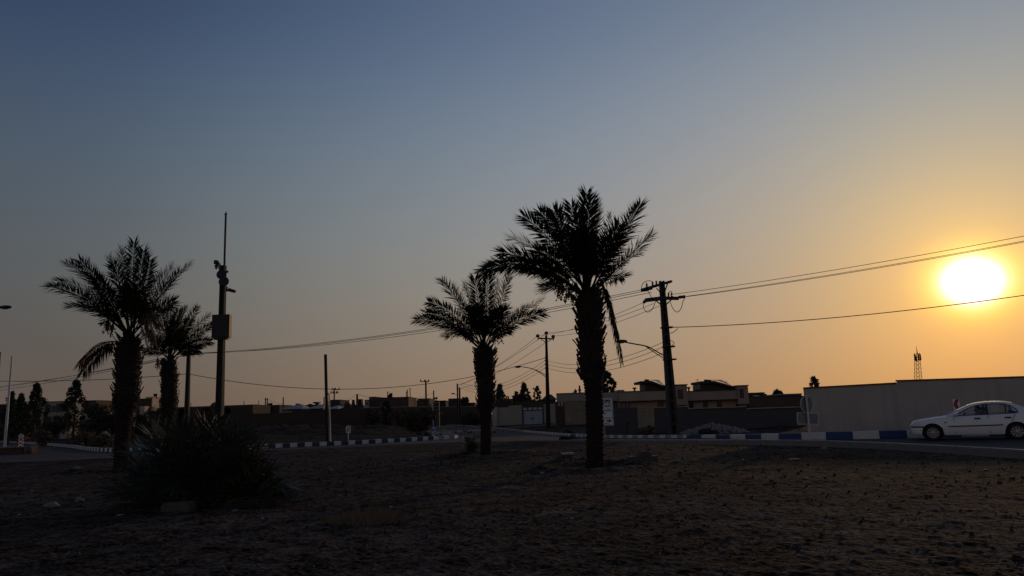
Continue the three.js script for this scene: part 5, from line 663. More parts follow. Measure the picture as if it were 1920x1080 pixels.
{ // small white sign on the corner lot
  const D = 53, b = at(652.8, 829, D); b.y = 0; const t = thing('small_sign', 'small white square sign with black zigzag marks on a thin post in the corner lot', 'sign', b), L = (x, y) => at(x, y, D).sub(b), p0 = L(648.8, 799.5), p1 = L(657.3, 812), w = p1.x - p0.x, h = p0.y - p1.y; part('post', taperTube(V(0, 0, -0.04), V(0, p0.y + 0.08, -0.04), 0.035, 0.03, 8), M.whitePaint, t); part('board', box(w, h, 0.02, (p0.x + p1.x) / 2, (p0.y + p1.y) / 2, 0), M.whitePaint, t);
  const [g, m] = sheet(w - 0.01, h - 0.01, canvasTex(96, 136, (q, W, H) => { q.fillStyle = '#dcdcdc'; q.fillRect(0, 0, W, H); q.strokeStyle = '#0c0c0c'; q.lineWidth = 12; q.beginPath(); q.moveTo(16, 34); q.lineTo(52, 24); q.lineTo(80, 46); q.lineTo(34, 78); q.lineTo(78, 112); q.moveTo(48, 48); q.lineTo(20, 112); q.stroke(); }), (p0.x + p1.x) / 2, (p0.y + p1.y) / 2, 0.013); part('sign_face', g, m, t);
}
{ // blue keep-right sign at the kerb end
  const D = 58, b = at(812.5, 821, D); b.y = 0.1; const t = thing('keep_side_sign', 'round blue arrow sign over a black and white striped board at the kerb end', 'road sign', b), L = (x, y) => at(x, y, D).sub(b), c = L(813.3, 801.3), r = 0.21; part('post', taperTube(V(0, 0, -0.05), V(c.x, c.y + 0.15, -0.05), 0.04, 0.04, 8), M.steel, t); part('disc', place(flat(new THREE.CylinderGeometry(r, r, 0.02, 28)), c.x, c.y, 0, Math.PI / 2, 0, 0), M.kerbBlue, t);
  part('sign_face', place(flat(new THREE.CircleGeometry(r - 0.004, 28)), c.x, c.y, 0.013), new THREE.MeshStandardMaterial({ roughness: 0.5, map: canvasTex(128, 128, (q) => { q.fillStyle = '#1c3c9c'; q.fillRect(0, 0, 128, 128); q.strokeStyle = '#f0f0f4'; q.lineWidth = 11; q.beginPath(); q.moveTo(64, 30); q.lineTo(64, 54); q.lineTo(38, 84); q.moveTo(64, 54); q.lineTo(90, 84); q.moveTo(30, 66); q.lineTo(34, 90); q.lineTo(56, 88); q.moveTo(98, 66); q.lineTo(94, 90); q.lineTo(72, 88); q.stroke(); }) }), t);
  const p0 = L(809.3, 807.4), p1 = L(816.3, 818), w = p1.x - p0.x, h = p0.y - p1.y; part('board', box(w, h, 0.02, (p0.x + p1.x) / 2, (p0.y + p1.y) / 2, 0), M.whitePaint, t); const [g, m] = sheet(w - 0.01, h - 0.01, canvasTex(96, 144, (q, W, H) => { q.fillStyle = '#e6e6e6'; q.fillRect(0, 0, W, H); q.fillStyle = '#101014'; for (let y = -80; y < H + 80; y += 62) { q.beginPath(); q.moveTo(0, y); q.lineTo(96, y + 62); q.lineTo(96, y + 94); q.lineTo(0, y + 32); q.fill(); } }), (p0.x + p1.x) / 2, (p0.y + p1.y) / 2, 0.013); part('sign_face', g, m, t);
}
{ // sign frame seen from behind by the far road
  const D = 112, b = at(817, 793, D); b.y = 0; const t = thing('sign_frame', 'tall steel sign frame with dark horizontal boards, seen from behind by the far road', 'sign', b), L = (x, y) => at(x, y, D).sub(b); for (const x of [811.3, 823.4]) part('post', boxMM(L(x, 780).x - 0.07, L(x, 780).x + 0.07, 0, L(x, 753).y, -0.07, 0.07), M.steel, t); for (const y of [754.5, 762, 768, 774.5]) part('bar', boxMM(L(811.3, 780).x + 0.073, L(823.4, 780).x - 0.073, L(817, y).y - 0.05, L(817, y).y + 0.05, -0.05, 0.05), M.steel, t); for (const [y0, y1] of [[755.3, 761.2], [763, 767.4], [769, 773.7]]) part('board', boxMM(L(813.5, 780).x, L(823, 780).x, L(817, y1).y, L(817, y0).y, 0.055, 0.1), M.blackPanel, t); part('lower_panel', boxMM(L(815.5, 780).x, L(820.5, 780).x, 0.1, L(817, 776).y, -0.03, 0.03), M.darkWall, t); part('side_arm', beam(L(823.5, 774.5), L(830, 774.3), 0.1), M.steel, t);
}
// ---------------------------------------------------------------- white car: x runs from the nose (0) to the tail, +z is the side towards the viewer
{
  const P = mat([0.8, 0.8, 0.83], 0.32, null, null, 0, {}); const paint = new THREE.MeshPhysicalMaterial({ color: col(0.78, 0.78, 0.81), roughness: 0.42, clearcoat: 0.8, clearcoatRoughness: 0.12, side: THREE.DoubleSide });
  const trim = mat([0.018, 0.018, 0.02], 0.6), rubber = mat([0.02, 0.02, 0.021], 0.85, T.rough, T.rough, 0.003), hubM = mat([0.5, 0.5, 0.52], 0.4, T.plaster, null, 0, { metalness: 0.5 }), glass = new THREE.MeshPhysicalMaterial({ color: col(0.97, 0.98, 0.98), transmission: 1, roughness: 0.02, ior: 1.45, thickness: 0, side: THREE.DoubleSide }), lampM = mat([0.75, 0.76, 0.78], 0.15), seatM = mat([0.05, 0.045, 0.045], 0.9), red = mat([0.35, 0.02, 0.02], 0.2);
  const t = thing('white_car', 'white four-door saloon car on the road before the long white wall, driver inside', 'car'), LEN = 4.45, HW = 0.86, WX = [0.73, 3.41], WR = 0.295, ARCH = 0.365, WY = 0.29;
  const curve = (pts) => (x) => { if (x <= pts[0][0]) return pts[0][1]; for (let i = 1; i < pts.length; i++) if (x <= pts[i][0]) { const [x0, y0] = pts[i - 1], [x1, y1] = pts[i], q = (x - x0) / (x1 - x0 || 1); return lerp(y0, y1, q); } return pts[pts.length - 1][1]; };
  const top = curve([[0, 0.62], [0.05, 0.7], [0.14, 0.755], [0.4, 0.82], [0.8, 0.875], [1.15, 0.92], [1.28, 0.945], [2.6, 0.965], [3.55, 0.99], [3.75, 1.03], [4.1, 1.02], [4.36, 0.985], [4.42, 0.93], [4.45, 0.8]]);
  const belt = curve([[0, 0.58], [0.1, 0.66], [0.4, 0.745], [0.8, 0.81], [1.25, 0.87], [2.6, 0.91], [3.6, 0.945], [4.1, 0.935], [4.36, 0.9], [4.45, 0.76]]);
  const half = curve([[0, 0.6], [0.06, 0.68], [0.18, 0.755], [0.45, 0.82], [0.8, 0.85], [1.3, HW], [3, HW], [3.7, 0.845], [4.15, 0.8], [4.36, 0.73], [4.45, 0.64]]);
  const bottom = curve([[0, 0.34], [0.08, 0.24], [0.3, 0.2], [0.9, 0.19], [3.4, 0.19], [4.1, 0.26], [4.38, 0.33], [4.45, 0.42]]);
  // body shell: cross-sections from sill to belt to the middle of the bonnet, with the wheel arches cut out
  const xs = []; for (let x = 0; x <= LEN + 1e-6; x += LEN / 150) xs.push(x);
  const prof = [[0, 0.93], [0.06, 0.985], [0.3, 1], [0.55, 1.005], [0.72, 0.997], [0.9, 0.975], [1, 0.945]];
  const ring = (x) => { let y0 = bottom(x); for (const c of WX) { const dx = Math.abs(x - c); if (dx < ARCH) y0 = Math.max(y0, WY + Math.sqrt(ARCH * ARCH - dx * dx) * 1.02); } const yb = belt(x), hw = half(x), out = prof.map(([q, k]) => { const y = lerp(y0, yb, q), k2 = (y - bottom(x)) / (yb - bottom(x)), kk = k2 < 0.06 ? lerp(0.93, 0.985, k2 / 0.06) : k2 < 0.3 ? lerp(0.985, 1, (k2 - 0.06) / 0.24) : k2 < 0.6 ? 1.002 : lerp(1.002, 0.945, (k2 - 0.6) / 0.4); return [y, hw * kk]; }); const yt = top(x), w = hw * 0.945; for (const [q, k] of [[0.5, 0.965], [0.86, 0.9], [0.96, 0.72], [1, 0.4], [1.01, 0]]) out.push([lerp(yb, yt, q), w * k]); return out; };
  const pos = [], idx = [], N = ring(1).length; for (const s of [1, -1]) { const o = pos.length / 3; xs.forEach((x) => ring(x).forEach(([y, z]) => pos.push(x, y, z * s))); for (let i = 0; i < xs.length - 1; i++) for (let j = 0; j < N - 1; j++) { const a = o + i * N + j, b = a + 1, c = a + N, d = c + 1; s > 0 ? idx.push(a, c, b, b, c, d) : idx.push(a, b, c, b, d, c); } }
  const bg = new THREE.BufferGeometry(); bg.setAttribute('position', new THREE.Float32BufferAttribute(pos, 3)); bg.setIndex(idx); bg.computeVertexNormals(); bg.setAttribute('uv', new THREE.Float32BufferAttribute(new Float32Array(pos.length / 3 * 2), 2));
  const cap = (x) => { const r = ring(x), s = new Soup(), c = V(x, 0.5, 0); for (const sd of [1, -1]) { for (let j = 0; j < N - 1; j++) s.tri(c, V(x, r[j][0], r[j][1] * sd), V(x, r[j + 1][0], r[j + 1][1] * sd)); s.tri(c, V(x, r[0][0], 0), V(x, r[0][0], r[0][1] * sd)); } return s.geo(); };
  part('body', [flat(bg), cap(0), cap(LEN)], paint, t);
  part('underbody', [boxMM(0.3, 4.2, 0.2, 0.3, -0.66, 0.66), ...WX.flatMap((c) => [[-0.84, -0.6], [0.6, 0.84]].map(([a, b]) => place(flat(new THREE.CylinderGeometry(ARCH - 0.005, ARCH - 0.005, 0.05, 24, 1, false, 0, Math.PI * 2)), c, WY + 0.02, (a < 0 ? -1 : 1) * 0.6, Math.PI / 2, 0, 0)))], trim, t);
  // greenhouse: outline of the side, with the window opening, leaning inwards
  const roof = [[1.2, 0.93], [1.45, 1.06], [1.75, 1.215], [2.0, 1.32], [2.25, 1.39], [2.55, 1.425], [2.9, 1.43], [3.15, 1.415], [3.4, 1.36], [3.7, 1.22], [3.95, 1.09], [4.08, 1.02]];
  const roofY = curve(roof), lean = (y) => HW * 0.93 - Math.max(0, y - 0.9) * 0.42 - Math.max(0, y - 1.3) * 0.5;
  const win = [[1.5, 0.935], [1.66, 1.03], [1.85, 1.14], [2.06, 1.235], [2.28, 1.305], [2.55, 1.345], [2.88, 1.35], [3.12, 1.33], [3.3, 1.27], [3.46, 1.15], [3.52, 1.06], [3.5, 1.0], [3.4, 0.985], [2.6, 0.962], [1.8, 0.942]];
  const shear = (g, s, off = 0) => { const p = g.attributes.position; for (let i = 0; i < p.count; i++) { const y = p.getY(i); p.setZ(i, s * (lean(y) + off + p.getZ(i))); } g.computeVertexNormals(); return g; };
  const side = [...roof, [4.0, 0.985], [3.4, 0.965], [2.6, 0.945], [1.5, 0.91]];
  const inset = (pts, k) => { const n = pts.length; let A = 0; pts.forEach(([x, y], q) => { const [u, v] = pts[(q + 1) % n]; A += x * v - u * y; }); const sg = A > 0 ? 1 : -1; return pts.map(([x, y], q) => { const a = pts[(q + n - 1) % n], b = pts[(q + 1) % n], dx = b[0] - a[0], dy = b[1] - a[1], l = Math.hypot(dx, dy) || 1; return [x - sg * dy / l * k, y + sg * dx / l * k]; }); };
  for (const s of [1, -1]) {
    part('side_frame', shear(extr(side, 0.03, [win.slice().reverse()]).translate(0, 0, -0.03), s), paint, t);
    part('window_seal', [shear(mergeGeometries(win.map(([x, y], q) => { const [u, v] = win[(q + 1) % win.length]; return beam(V(x, y, 0), V(u, v, 0), 0.03, 0.02); })), s), shear(boxMM(2.53, 2.6, 0.965, 1.345, -0.02, 0.004), s), shear(boxMM(3.27, 3.31, 0.99, 1.27, -0.02, 0.004), s)], trim, t);
    part('side_window', shear(flat(new THREE.ShapeGeometry(new THREE.Shape(inset(win, 0.012).map(([x, y]) => new THREE.Vector2(x, y))))).translate(0, 0, -0.012), s), glass, t);
    for (const x of [2.22, 3.18]) part('door_handle', [box(0.2, 0.05, 0.03, x, 0.81 + (x - 2) * 0.012, s * (HW - 0.012)), box(0.15, 0.012, 0.03, x, 0.795 + (x - 2) * 0.012, s * (HW + 0.005))], trim, t);
    part('side_moulding', extr([[1.26, 0.505], [3.0, 0.53], [3.0, 0.572], [1.26, 0.548]], 0.022).translate(0, 0, s > 0 ? HW - 0.004 : -HW - 0.018), trim, t);
    part('door_gap', [[1.46, 0.24, 1.46, 0.9], [2.57, 0.24, 2.57, 0.93], [3.28, 0.66, 3.42, 0.95]].map(([x0, y0, x1, y1]) => beam(V(x0, y0, s * (HW + 0.0)), V(x1, y1, s * (HW * 0.953)), 0.012, 0.012)), trim, t);
    part('indicator', box(0.09, 0.03, 0.014, 1.18, 0.69, s * (half(1.18) + 0.002)), trim, t);
    const bump = new Soup(); for (let i = 0; i < 8; i++) { const x0 = 0.012 + i * 0.056, x1 = x0 + 0.056, a = (x) => half(x) * 0.995 + 0.018; bump.quad(V(x0, 0.5, s * a(x0)), V(x1, 0.5, s * a(x1)), V(x1, 0.555, s * a(x1)), V(x0, 0.555, s * a(x0))); bump.quad(V(x0, 0.555, s * a(x0)), V(x1, 0.555, s * a(x1)), V(x1, 0.555, s * (a(x1) - 0.05)), V(x0, 0.555, s * (a(x0) - 0.05))); } part('bumper_strip', bump.geo(), trim, t);
    const hl = new Soup(); const hz = (x) => half(x) * 1.0 + 0.006; for (let i = 0; i < 6; i++) { const x0 = 0.02 + i * 0.05, x1 = x0 + 0.05, yt = (x) => belt(x) + 0.02 - (x > 0.25 ? (x - 0.25) * 0.3 : 0), yb = (x) => 0.585 + x * 0.12; hl.quad(V(x0, yb(x0), s * hz(x0)), V(x1, yb(x1), s * hz(x1)), V(x1, yt(x1), s * hz(x1) * 0.985), V(x0, yt(x0), s * hz(x0) * 0.985)); } part('headlight', hl.geo(), lampM, t);
    part('tail_light', box(0.22, 0.16, 0.03, 4.26, 0.82, s * (half(4.26) - 0.006), 0, s * 0.25, 0), red, t);
    const mx = 1.55; part('mirror', [ball(0.09, mx, 0.985, s * (HW + 0.06), 0.75, 0.75, 1.05, 12, 9), box(0.08, 0.04, 0.12, mx, 0.94, s * (HW - 0.02))], paint, t);
    for (const x of WX) { // wheels
      const w = new THREE.Group(); w.name = 'wheel'; w.position.set(x, WY, s * 0.745); t.add(w);
      part('tyre', lathe([[0.2, -0.09], [0.265, -0.095], [0.288, -0.075], [WR, -0.04], [WR, 0.04], [0.288, 0.075], [0.265, 0.095], [0.2, 0.09]], 36).rotateX(Math.PI / 2), rubber, w);
      const r = [cyl(0.205, 0.205, 0.02, 0, 0, s * 0.05, 28, Math.PI / 2, 0, 0)]; part('wheel_disc', r, trim, w);
      const sp = [lathe([[0.0, 0.02], [0.06, 0.018], [0.07, 0], [0, 0]], 18).rotateX(s * Math.PI / 2).translate(0, 0, s * 0.075), flat(new THREE.TorusGeometry(0.196, 0.013, 6, 32)).translate(0, 0, s * 0.078)]; for (let k = 0; k < 9; k++) { const a = k / 9 * Math.PI * 2 + 0.2 + (x > 2 ? 0.15 : 0); sp.push(place(extr([[0.04, -0.018], [0.19, -0.034], [0.19, 0.034], [0.04, 0.018]], 0.016), 0, 0, s * 0.07 - 0.008, 0, 0, a)); } part('hubcap', sp, hubM, w);
    }
  }
  const rs = new Soup(), gs = new Soup(), gr = new Soup(), zr = (y) => lean(y); for (let i = 0; i < roof.length - 1; i++) { const [x0, y0] = roof[i], [x1, y1] = roof[i + 1], S = x1 <= 2.05 ? gs : x0 >= 3.35 ? gr : rs; for (let k = 0; k < 8; k++) { const a = -1 + k / 4, b = a + 0.25, up = (q) => 0.035 * (1 - q * q), z = (q, y) => q * zr(y); S.quad(V(x0, y0 + up(a), z(a, y0)), V(x1, y1 + up(a), z(a, y1)), V(x1, y1 + up(b), z(b, y1)), V(x0, y0 + up(b), z(b, y0))); } }
  part('roof', rs.geo(), paint, t); part('windscreen', gs.geo(), glass, t); part('rear_window', gr.geo(), glass, t);
  for (const z of [-0.37, 0.37]) { part('front_seat', [place(box(0.16, 0.62, 0.46, 0, 0, 0), 2.42, 0.74, z, 0, 0, -0.22), box(0.5, 0.14, 0.46, 2.12, 0.44, z), place(box(0.09, 0.17, 0.24, 0, 0, 0), 2.52, 1.14, z, 0, 0, -0.15)], seatM, t); }
  part('rear_seat', [place(box(0.16, 0.6, 1.2, 0, 0, 0), 3.35, 0.76, 0, 0, 0, -0.3), box(0.5, 0.14, 1.2, 3.05, 0.46, 0)], seatM, t);
  part('dashboard', [box(0.35, 0.22, 1.3, 1.55, 0.8, 0)], seatM, t); part('steering_wheel', place(flat(new THREE.TorusGeometry(0.18, 0.016, 7, 24)), 1.86, 0.88, 0.37, 0, Math.PI / 2, 0.42), seatM, t);
  part('number_plate', box(0.012, 0.11, 0.5, -0.012, 0.45, 0), M.whitePaint, t); part('grille', box(0.02, 0.09, 0.6, 0.02, 0.63, 0), trim, t);
  const c0 = gnd(1751.5, 826, ROAD), phi = -27 * Math.PI / 180; // near front wheel touches the road here
  t.rotation.y = phi; const off = V(WX[0], 0, 0.83).applyAxisAngle(UPV, phi); t.position.copy(c0.clone().sub(off)).setY(ROAD + 0.005);

  t.scale.y = 0.96;
  // driver: one continuous figure from a smooth field over a posed skeleton, seated, hands on the wheel
  const bones = [[[2.2, 0.52, 0.37], [2.32, 0.86, 0.37], 0.15, 0.17], [[2.32, 0.86, 0.37], [2.33, 0.98, 0.37], 0.15, 0.1], [[2.33, 0.98, 0.37], [2.32, 1.06, 0.37], 0.055, 0.055], [[2.3, 1.12, 0.37], [2.31, 1.19, 0.37], 0.085, 0.095], [[2.2, 1.115, 0.37], [2.24, 1.11, 0.37], 0.03, 0.05], [[2.33, 0.95, 0.2], [2.12, 0.76, 0.17], 0.06, 0.048], [[2.12, 0.76, 0.17], [1.92, 0.9, 0.22], 0.045, 0.034], [[1.92, 0.9, 0.22], [1.87, 0.94, 0.24], 0.038, 0.03], [[2.33, 0.95, 0.54], [2.12, 0.76, 0.57], 0.06, 0.048], [[2.12, 0.76, 0.57], [1.92, 0.9, 0.52], 0.045, 0.034], [[1.92, 0.9, 0.52], [1.87, 0.94, 0.5], 0.038, 0.03], [[2.2, 0.53, 0.28], [1.78, 0.58, 0.24], 0.09, 0.07], [[1.78, 0.58, 0.24], [1.5, 0.32, 0.24], 0.06, 0.045], [[2.2, 0.53, 0.46], [1.78, 0.58, 0.5], 0.09, 0.07], [[1.78, 0.58, 0.5], [1.5, 0.32, 0.5], 0.06, 0.045]];
  for (const sd of [-1, 1]) for (let f = 0; f < 4; f++) { const z = 0.37 + sd * (0.125 + f * 0.012), y = 0.955 - f * 0.018; bones.push([[1.875, y, z], [1.845, y + 0.02, z], 0.011, 0.01], [[1.845, y + 0.02, z], [1.838, y - 0.005, z - sd * 0.012], 0.01, 0.009]); }
  const c = V(1.92, 0.78, 0.37), S = 0.52, R = 84, mc = new MarchingCubes(R, new THREE.MeshStandardMaterial(), false, false, 60000); mc.isolation = 0;
  const seg = bones.map(([a, b, r0, r1]) => [V(...a), V(...b), r0, r1]), ab = V(), ap = V();
  for (let k = 0; k < R; k++) for (let j = 0; j < R; j++) for (let i = 0; i < R; i++) { const p = V((i / R * 2 - 1) * S + c.x, (j / R * 2 - 1) * S + c.y, (k / R * 2 - 1) * S + c.z); let sum = 0; const K = 60; let best = 1; for (const [a, b, r0, r1] of seg) { ab.subVectors(b, a); ap.subVectors(p, a); const q = clamp(ap.dot(ab) / ab.lengthSq()), d = ap.addScaledVector(ab, -q).length() - lerp(r0, r1, q); if (d < 0.2) sum += Math.exp(-K * d); if (d < best) best = d; } mc.field[k * R * R + j * R + i] = sum > 0 ? Math.log(sum) / K : -best; }
  mc.update(); const g = new THREE.BufferGeometry(), n = mc.count, pa = new Float32Array(n * 3); for (let i = 0; i < n * 3; i += 3) { pa[i] = mc.positionArray[i] * S + c.x; pa[i + 1] = mc.positionArray[i + 1] * S + c.y; pa[i + 2] = mc.positionArray[i + 2] * S + c.z; } g.setAttribute('position', new THREE.BufferAttribute(pa, 3)); g.computeVertexNormals(); g.setAttribute('uv', new THREE.BufferAttribute(new Float32Array(n * 2), 2));
  const d = thing('person', 'dark-clothed driver seated behind the wheel of the white car', 'person'); d.position.copy(t.position); d.rotation.copy(t.rotation); d.scale.y = 0.96; part('figure', g, mat([0.1, 0.075, 0.06], 0.85), d); const hair = flat(new THREE.SphereGeometry(0.108, 16, 10, 0, 6.2832, 0, 1.7)); part('hair', hair.rotateZ(-0.5).translate(2.315, 1.185, 0.37), mat([0.012, 0.01, 0.009], 0.9), d);
}

// ---------------------------------------------------------------- small things on the dirt
function surf(px, py) { const g = gnd(px, py); g.y = groundY(g.x, g.z, Math.hypot(g.x, g.z)); return g; }
{ const b = surf(336, 960), t = thing('stone_block', 'squared concrete block lying in front of the palm clump at left', 'stone block', b), g = extr([[-0.27, -0.08], [0.27, -0.08], [0.265, 0.13], [0.22, 0.165], [-0.22, 0.145], [-0.27, 0.1]], 0.24, [], 0.012); part('block', place(g, 0, 0, -0.12, 0, -0.12, 0), M.stoneDark, t); }
{ const b = surf(1205, 868), t = thing('brick_block', 'dark low brick block edge right of the tall palm foot', 'brick block', b); part('block', [box(0.85, 0.2, 0.4, 0, 0.07, 0, 0, 0.06, 0)], M.stoneDark, t); part('top_stone', place(extr([[-0.22, 0], [0.2, 0], [0.14, 0.13], [-0.1, 0.15]], 0.3), 0.02, 0.173, -0.15, 0, 0.2, 0), M.stoneDark, t); }
{ const b = surf(1063, 864), t = thing('plank_pile', 'pale broken slab resting on rubble left of the tall palm foot', 'slab', b); part('slab', box(0.42, 0.05, 0.3, 0.02, 0.2, 0, 0.05, 0.2, 0.04), M.paleBit, t); part('rubble', [box(0.3, 0.12, 0.22, 0.0, 0.1, 0, 0, 0.5, 0), place(extr([[-0.2, 0], [0.18, 0], [0.02, 0.16]], 0.2), -0.38, 0, 0, 0, 0.6, 0), place(extr([[-0.1, 0], [0.12, 0], [0.05, 0.3], [0, 0.32]], 0.06), -0.2, 0, 0.1, 0, -0.3, 0.2), place(extr([[-0.2, 0], [0.22, 0], [0.1, 0.1]], 0.2), 0.38, 0, 0.05, 0, 0.3, 0)], M.stoneDark, t); }
const bits = [[145, 884, 0.17, 1, 'flat brown stone on the dirt left of the large palm foot'], [98, 952, 0.15, 1, 'brown stone near the left edge, left of two stones before the palm clump'], [148, 941, 0.14, 1, 'brown stone near the left edge, right of two stones before the palm clump'], [60, 919, 0.035, 0, 'tiny pale chip near the left edge below the median'], [36, 968, 0.03, 0, 'tiny pale chip at the far left of the foreground dirt'], [224, 969, 0.06, 2, 'thin pale flat piece left of the squared concrete block'], [1016, 886, 0.06, 0, 'pale chip on the dirt left below the tall palm foot'], [950, 884, 0.08, 1, 'small dark stone below the centre palm foot'], [1393, 861, 0.06, 0, 'pale chip on the dirt midway between tall palm and round sign'], [1490, 862, 0.16, 2, 'flat pale piece on the dirt left below the round sign'], [1545, 842, 0.14, 1, 'reddish stone close to the foot of the round sign'], [1848, 880, 0.07, 2, 'flat pale chip on the dirt below the white car'], [1849, 949, 0.03, 0, 'tiny pale chip beside the curled fibre at right'], [1072, 970, 0.035, 0, 'tiny pale chip near the centre bottom of the dirt'], [733, 951, 0.04, 0, 'pale chip just above the dry grass tuft'], [1512, 898, 0.06, 2, 'pale sliver on the dirt straight below the round sign'], [440, 960, 0.05, 1, 'small stone right of the squared concrete block'], [492, 975, 0.025, 0, 'tiny pale chip below the right side of the palm clump'], [560, 940, 0.07, 1, 'small stone right of the palm clump'], [620, 880, 0.09, 1, 'stone on the dirt below the bare pole'], [770, 862, 0.1, 1, 'stone on the dirt left of the centre palm'], [1000, 850, 0.12, 1, 'stone on the dirt right of the centre palm foot'], [960, 846, 0.1, 1, 'stone close to the centre palm foot on its right'], [1270, 866, 0.12, 1, 'rightmost stone beyond the dark brick block by the tall palm']];
{ const rnd = RNG(88), shapes = [0, 1, 2].map((k) => { const g = flat(new THREE.DodecahedronGeometry(1, 0)), p = g.attributes.position; const h = new Map(); for (let i = 0; i < p.count; i++) { const key = [p.getX(i), p.getY(i), p.getZ(i)].map((v) => v.toFixed(3)).join(); if (!h.has(key)) h.set(key, 0.75 + 0.4 * rnd()); const s = h.get(key); p.setXYZ(i, p.getX(i) * s * 1.2, p.getY(i) * s * (k === 2 ? 0.2 : 0.55), p.getZ(i) * s * 0.8); } g.computeVertexNormals(); return metreUV(g); });
  bits.forEach(([x, y, r, k, label]) => { const b = surf(x, y), pale = k !== 1, o = new THREE.Mesh(shapes[k], pale ? M.paleBit : M.stone); o.name = numbered(pale ? 'pale_chip' : 'loose_stone'); o.scale.setScalar(r); o.position.copy(b).setY(b.y + r * 0.15); o.rotation.y = rnd() * 6; scene.add(o); tag(o, label, pale ? 'litter' : 'stone'); }); }
function branch(label, px, py, len, seed, turn, name = 'dry_branch') { const b = surf(px, py), rnd = RNG(seed), g = [], t = thing(name, label, 'branch', b); const main = [V(-len / 2, 0.02, 0), V(-len / 6, 0.05, 0.04 * len), V(len / 6, 0.03, -0.03 * len), V(len / 2, 0.02, 0.06 * len)]; part('stem', tube(main, 0.011, 16, 5), M.straw, t); for (let i = 0; i < 7; i++) { const q = -len / 3 + i * len * 0.11, s = i % 2 ? 1 : -1; g.push(tube([V(q, 0.035, 0), V(q + len * 0.12, 0.06 + 0.03 * rnd(), s * len * 0.1), V(q + len * (0.2 + 0.15 * rnd()), 0.03, s * len * (0.14 + 0.1 * rnd()))], 0.006, 8, 4)); } part('twig', g, M.straw, t); t.rotation.y = turn; return t; }
branch('pale forked dry branch lying on the dirt at lower right', 1752, 977, 0.75, 91, 0.1); branch('dry twig lying on the dirt in the middle of the island', 955, 915, 0.6, 92, -0.5); branch('long thin dry stalk lying on the dirt right of the tall palm', 1425, 879, 1.6, 93, 0.05, 'dry_stalk'); branch('dry stalk on the dirt near the centre bottom', 1040, 965, 0.7, 94, 0.4, 'dry_stalk'); branch('fallen frond stem bent on the dirt left of the large palm', 178, 866, 2.4, 95, 0.1, 'dry_stalk'); branch('dry twigs lying at the right foot of the palm clump', 480, 948, 1.2, 96, 0.25);
for (const [x, y, a, lab] of [[1875, 1052, 0.5, 'curled pale fibre on the dirt in the lower right corner'], [1880, 950, 2.2, 'small curled pale fibre on the dirt near the right edge'], [1273, 978, 1.4, 'short curved pale twig standing out of the dirt right of centre']]) { const b = surf(x, y); const o = solo('curled_fibre', tube([V(-0.06, 0.01, 0), V(0, 0.07, 0.02), V(0.06, 0.06, 0.05), V(0.08, 0.01, 0.1)], 0.006, 10, 5), M.straw, lab, 'twig', null, null, b); o.rotation.y = a; }
function tuft(label, px, py, rx, h, n, seed, m = M.straw) { const b = surf(px, py), rnd = RNG(seed), s = new Soup(); for (let i = 0; i < n; i++) { const a = rnd() * 6.283, q = Math.sqrt(rnd()), p = V(Math.cos(a) * q * rx, -0.02, Math.sin(a) * q * rx * 0.6), hh = h * (1 - q * 0.6) * (0.5 + 0.7 * rnd()), e = p.clone().add(V((rnd() - 0.5) * 0.3 + Math.cos(a) * 0.1, hh, (rnd() - 0.5) * 0.2)), w = 0.009; s.tri(p.clone().add(V(w, 0, 0)), p.clone().add(V(-w, 0, 0)), e); } const t = thing('dry_tuft', label, 'grass tuft', b); part('blades', s.geo(), m, t, 'stuff'); part('root_clump', place(flat(new THREE.DodecahedronGeometry(rx * 0.4, 1)).scale(1.2, 0.16, 0.7), 0, 0, 0), M.stoneDark, t); }
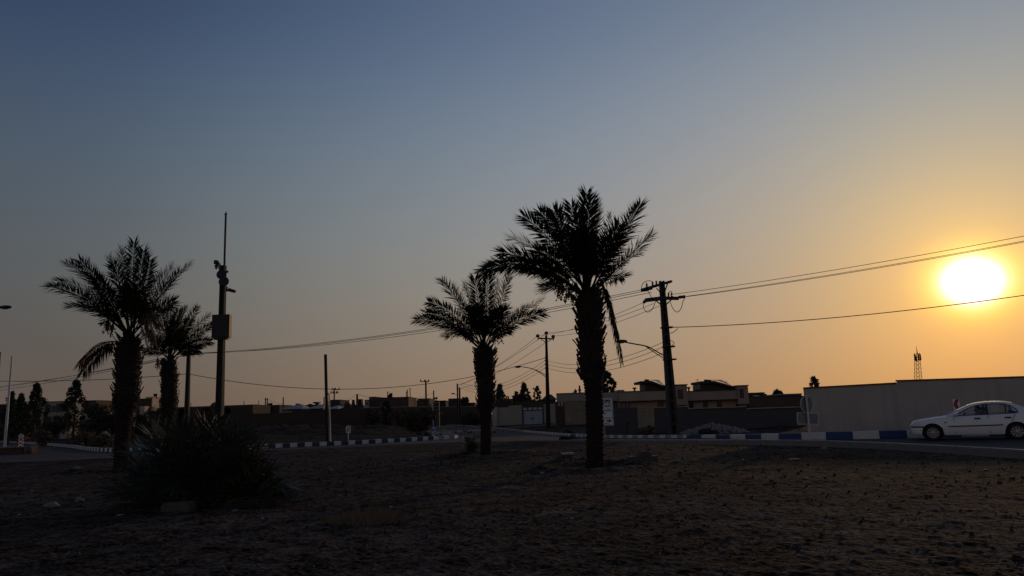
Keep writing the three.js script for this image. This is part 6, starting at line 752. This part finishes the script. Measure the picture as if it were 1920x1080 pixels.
tuft('low dry grass tuft in the foreground left of centre', 690, 978, 0.6, 0.34, 700, 97, M.tuft); tuft('thin dry weeds beside the foot of the palm clump at right', 520, 940, 0.35, 0.2, 260, 98, M.dry);
{ // clods, chips and dead leaflets too many to count
  const rnd = RNG(99), clod = flat(new THREE.IcosahedronGeometry(1, 0)), N = 9000, im = new THREE.InstancedMesh(clod, mat([0.1, 0.08, 0.066], 1, T.rough, null, 0, { specularIntensity: 0.1 }), N), m4 = new THREE.Matrix4(), q = new THREE.Quaternion(); let k = 0;
  const spot = () => { for (;;) { const a = (rnd() * 2 - 1) * 0.68, r = 6.2 + 26 * rnd(), x = Math.sin(a) * r, z = -Math.cos(a) * r; if (inside(islandPoly, x, z) && fbm(x * 0.5, z * 0.5, 3) + rnd() * 0.5 > 0.6) return [x, groundY(x, z, r), z, r]; } };
  for (; k < N; k++) { const [x, y, z, r] = spot(), s = (0.004 + 0.03 * Math.pow(rnd(), 7)) * (0.7 + r * 0.03); q.setFromEuler(new THREE.Euler(rnd() * 6, rnd() * 6, rnd() * 6)); im.setMatrixAt(k, m4.compose(V(x, y + s * 0.2, z), q, V(s * 1.3, s * 0.7, s))); }
  im.name = 'clods'; scene.add(im); tag(im, 'crumbly clods and small stones strewn over the island dirt', 'clods', null, 'stuff');
  const s = new Soup(); s.tri(V(-1, 0, -0.06), V(-1, 0, 0.06), V(1, 0.1, 0)); const N2 = 16000, lf = new THREE.InstancedMesh(s.geo(), mat([0.2, 0.165, 0.125], 1, null, null, 0, { specularIntensity: 0.1 }), N2); for (let i = 0; i < N2; i++) { const [x, y, z] = spot(), l = 0.025 + 0.11 * Math.pow(rnd(), 3); q.setFromEuler(new THREE.Euler((rnd() - 0.5) * 0.5, rnd() * 6.3, (rnd() - 0.5) * 0.5)); lf.setMatrixAt(i, m4.compose(V(x, y + 0.012, z), q, V(l, l, l))); }
  lf.name = 'dead_leaflets'; scene.add(lf); tag(lf, 'dry fallen leaflets and straw scattered over the island dirt', 'leaf litter', null, 'stuff');
}
scene.traverse((o) => { if (o.isMesh) { o.castShadow = true; o.receiveShadow = true; } });
renderer.render(scene, camera);
